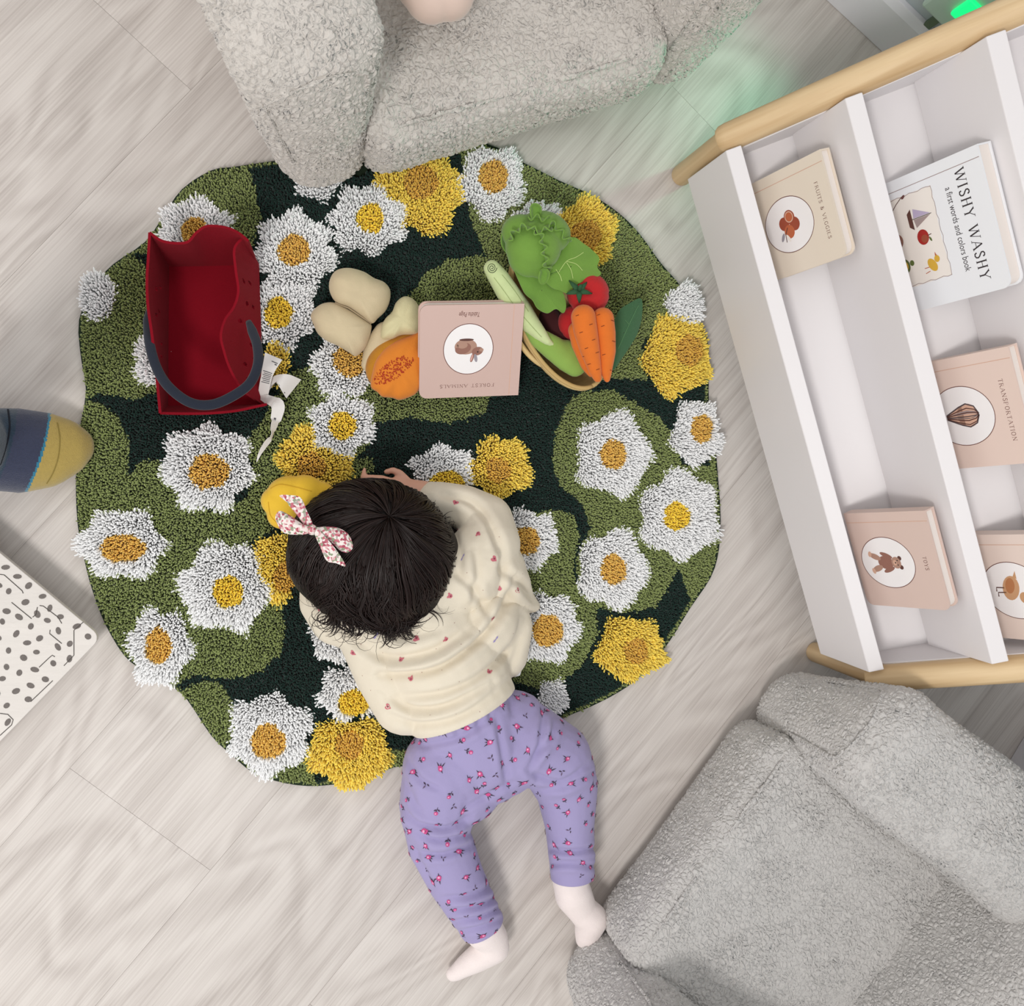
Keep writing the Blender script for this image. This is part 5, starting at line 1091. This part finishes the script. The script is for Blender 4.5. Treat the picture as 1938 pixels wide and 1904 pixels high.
# ---- hair
hairm=mat('dark_brown_hair','#1d100d',.42,spec=.30,island=.4); 
scalp=mat('dark_hair_base','#120a08',.6)
hroot=blob('hair',[E3(700,1052,.108,.089,.083,.080,25),E3(740,1085,.10,.072,.072,.072),E3(640,1050,.10,.062,.066,.066),E3(790,1050,.09,.052,.06,.055)],scalp,child,.003,6)
hcen=np.array(P(702,1054,.100)); HR=np.array([.097,.090,.088])
def on_head(d,lift=0.): d=d/np.linalg.norm(d); return hcen+d*HR*(1+lift)
crown_d=np.array(P(738,975,.175))-hcen; crown_d=crown_d/HR; crown_d/=np.linalg.norm(crown_d)
e1=np.cross(crown_d,[0,0,1.]); e1/=np.linalg.norm(e1); e2=np.cross(crown_d,e1)
def lock(a,th0,th1,swirl,seed,tail=0,rad=.0009,lift=.0,wave=.01,cl=0):
    rg=random.Random(seed); n=18; pts=[]; rc=random.Random(cl); p1,p2,p3=[rc.uniform(0,6) for _ in range(3)]; w1=rc.uniform(.04,.13); cs=rc.uniform(-.25,.25)
    for i in range(n):
        t=i/(n-1); th_=th0+(th1-th0)*t; aa=a+(swirl+cs)*t+w1*math.sin(t*6+p1)*t+.05*math.sin(t*13+p3)*t
        d=crown_d*math.cos(th_)+(e1*math.cos(aa)+e2*math.sin(aa))*math.sin(th_); q=on_head(d,lift+.035*math.sin(t*5+p2)*t+.03*t*(1-t))
        q[2]=max(q[2],.024); pts.append(q)
    if tail>0:
        t_=pts[-1]-pts[-2]; t_/=np.linalg.norm(t_); curl=rc.choice([-1,1])*rc.uniform(.12,.42)*rg.uniform(.8,1.2); q=pts[-1].copy(); st=tail/7
        for i in range(8):
            c,s=math.cos(curl),math.sin(curl); t_=np.array([t_[0]*c-t_[1]*s,t_[0]*s+t_[1]*c,t_[2]*.5-.03]); t_/=np.linalg.norm(t_); curl*=1.12; q=q+t_*st; q[2]=max(q[2],.03); pts.append(q.copy())
    k=len(pts); r=[rad*(.45+.55*min(1,i/3))*(1 if i<k-7 else max(.12,(k-i)/7.5)) for i in range(k)]
    return pts,r
hm=MB(); rg=random.Random(21)
for c_ in range(230):   # clumps of strands that wave together
    ac=rg.uniform(0,2*PI); sw=rg.uniform(.15,.55); t0=rg.random()**1.2*1.1; ext=rg.uniform(-.05,.16); tc=rg.uniform(.6,1.3); lf_c=rg.uniform(-.015,.035)
    for j in range(13):
        a=ac+rg.gauss(0,.055); d=e1*math.cos(a)+e2*math.sin(a); back=d@np.array([.55,-.83,0])
        th1=1.22+ext+rg.uniform(-.08,.08)+.50*max(0,back)+.30*max(0,-d[0]); th0=min(max(0.02,t0+rg.uniform(-.15,.15)),th1-.3)
        tail=tc*rg.uniform(.012,.030) if back>.15 else 0
        pts,r=lock(a,th0,th1,sw,c_*50+j,tail,rg.uniform(.0005,.0011),lf_c+rg.uniform(-.008,.012),cl=c_); hm.tube(pts,r,4,caps=True)
hair_locks=hm.build('hair_strands',hairm,hroot,smooth=True); hair_locks['kind']='stuff'
# loose curls over the collar
cm_=MB()
for i in range(300):
    a=rg.uniform(0,2*PI); d=e1*math.cos(a)+e2*math.sin(a)
    if d@np.array([.62,-.78,0])<.0: continue
    pts,r=lock(a,.9,rg.uniform(1.25,1.75),rg.uniform(0,.3),9000+i,rg.uniform(.02,.060),rg.uniform(.0003,.0007),.02,cl=500+i//4); cm_.tube(pts,r,4)
loose=cm_.build('loose_curls',hairm,hroot,smooth=True); loose['kind']='stuff'
# ---- hair bow
def floral():
    m=bpy.data.materials.new('floral_cotton'); m.use_nodes=True; nt=m.node_tree; b=nt.nodes['Principled BSDF']; N=nt.nodes.new; L=nt.links.new
    tc=N('ShaderNodeTexCoord'); v=N('ShaderNodeTexVoronoi'); v.inputs['Scale'].default_value=380; v.inputs['Randomness'].default_value=1; L(tc.outputs['Object'],v.inputs['Vector'])
    sp_=N('ShaderNodeSeparateColor'); L(v.outputs['Color'],sp_.inputs[0]); cr=N('ShaderNodeValToRGB'); cr.color_ramp.interpolation='CONSTANT'; el=cr.color_ramp.elements
    el[0].position=0; el[0].color=lin('#e9ded8'); el[1].position=.30; el[1].color=lin('#c06a78')
    for p_,c_ in ((.48,'#dcb0b0'),(.58,'#8f9a7e'),(.70,'#efe6e0'),(.84,'#a94c5f'),(.93,'#a9a59c')): k=el.new(p_); k.color=lin(c_)
    L(sp_.outputs[0],cr.inputs[0]); L(cr.outputs[0],b.inputs['Base Color']); b.inputs['Roughness'].default_value=.85; return m
bow=empty('hair_bow',P(591,1001,.17),'','x'); del bow['label']; del bow['category']; bow.parent=child; bpy.context.view_layer.update(); bow.matrix_parent_inverse=child.matrix_world.inverted(); bpy.context.view_layer.update()
fm=floral(); zb=.176
def pillow(name,outline,cen,z,hgt,tilt=(0,0)):
    """loop of folded ribbon: puffed two-sided pocket"""
    S_=smooth_path([(a,b,0) for a,b in outline],8,True)[:,:2]; n=len(S_); V=[];F=[]; rings=6
    for sgn in (1,-1):
        for j in range(rings):
            t=j/(rings-1)
            for s in S_:
                x=cen[0]+(s[0]-cen[0])*t; y=cen[1]+(s[1]-cen[1])*t; zz=z+(x-591)*tilt[0]+(y-1001)*tilt[1]+sgn*hgt*(1-t**2.5)
                V.append(P(x,y,zz))
    for k in (0,1):
        o=k*rings*n
        for j in range(rings-1):
            for i in range(n):
                q=(o+j*n+i,o+j*n+(i+1)%n,o+(j+1)*n+(i+1)%n,o+(j+1)*n+i); F.append(q if k==0 else q[::-1])
    return raw(name,V,F,fm,bow,smooth=True)
pillow('tail',[(529,938),(548,937),(569,942),(580,965),(592,994),(580,998),(560,972),(548,958),(543,950)],(562,966),zb-.006,.0010,(.00008,0))
pillow('tail',[(600,1002),(612,1012),(636,1040),(654,1071),(636,1066),(618,1061),(606,1035),(596,1012)],(618,1036),zb+.010,.0010,(.0001,.0001))
pillow('loop',[(588,1000),(570,990),(548,975),(530,967),(521,978),(527,996),(538,1009),(560,1012),(582,1010)],(552,992),zb,.0065,(.00018,0))
pillow('loop',[(594,1000),(612,997),(640,999),(660,1012),(668,1034),(660,1045),(645,1043),(620,1020),(600,1010)],(634,1015),zb+.004,.0065,(.00008,0))
pillow('knot',[(584,996),(594,993),(601,1002),(597,1012),(587,1012),(582,1005)],(591,1003),zb+.004,.0050)
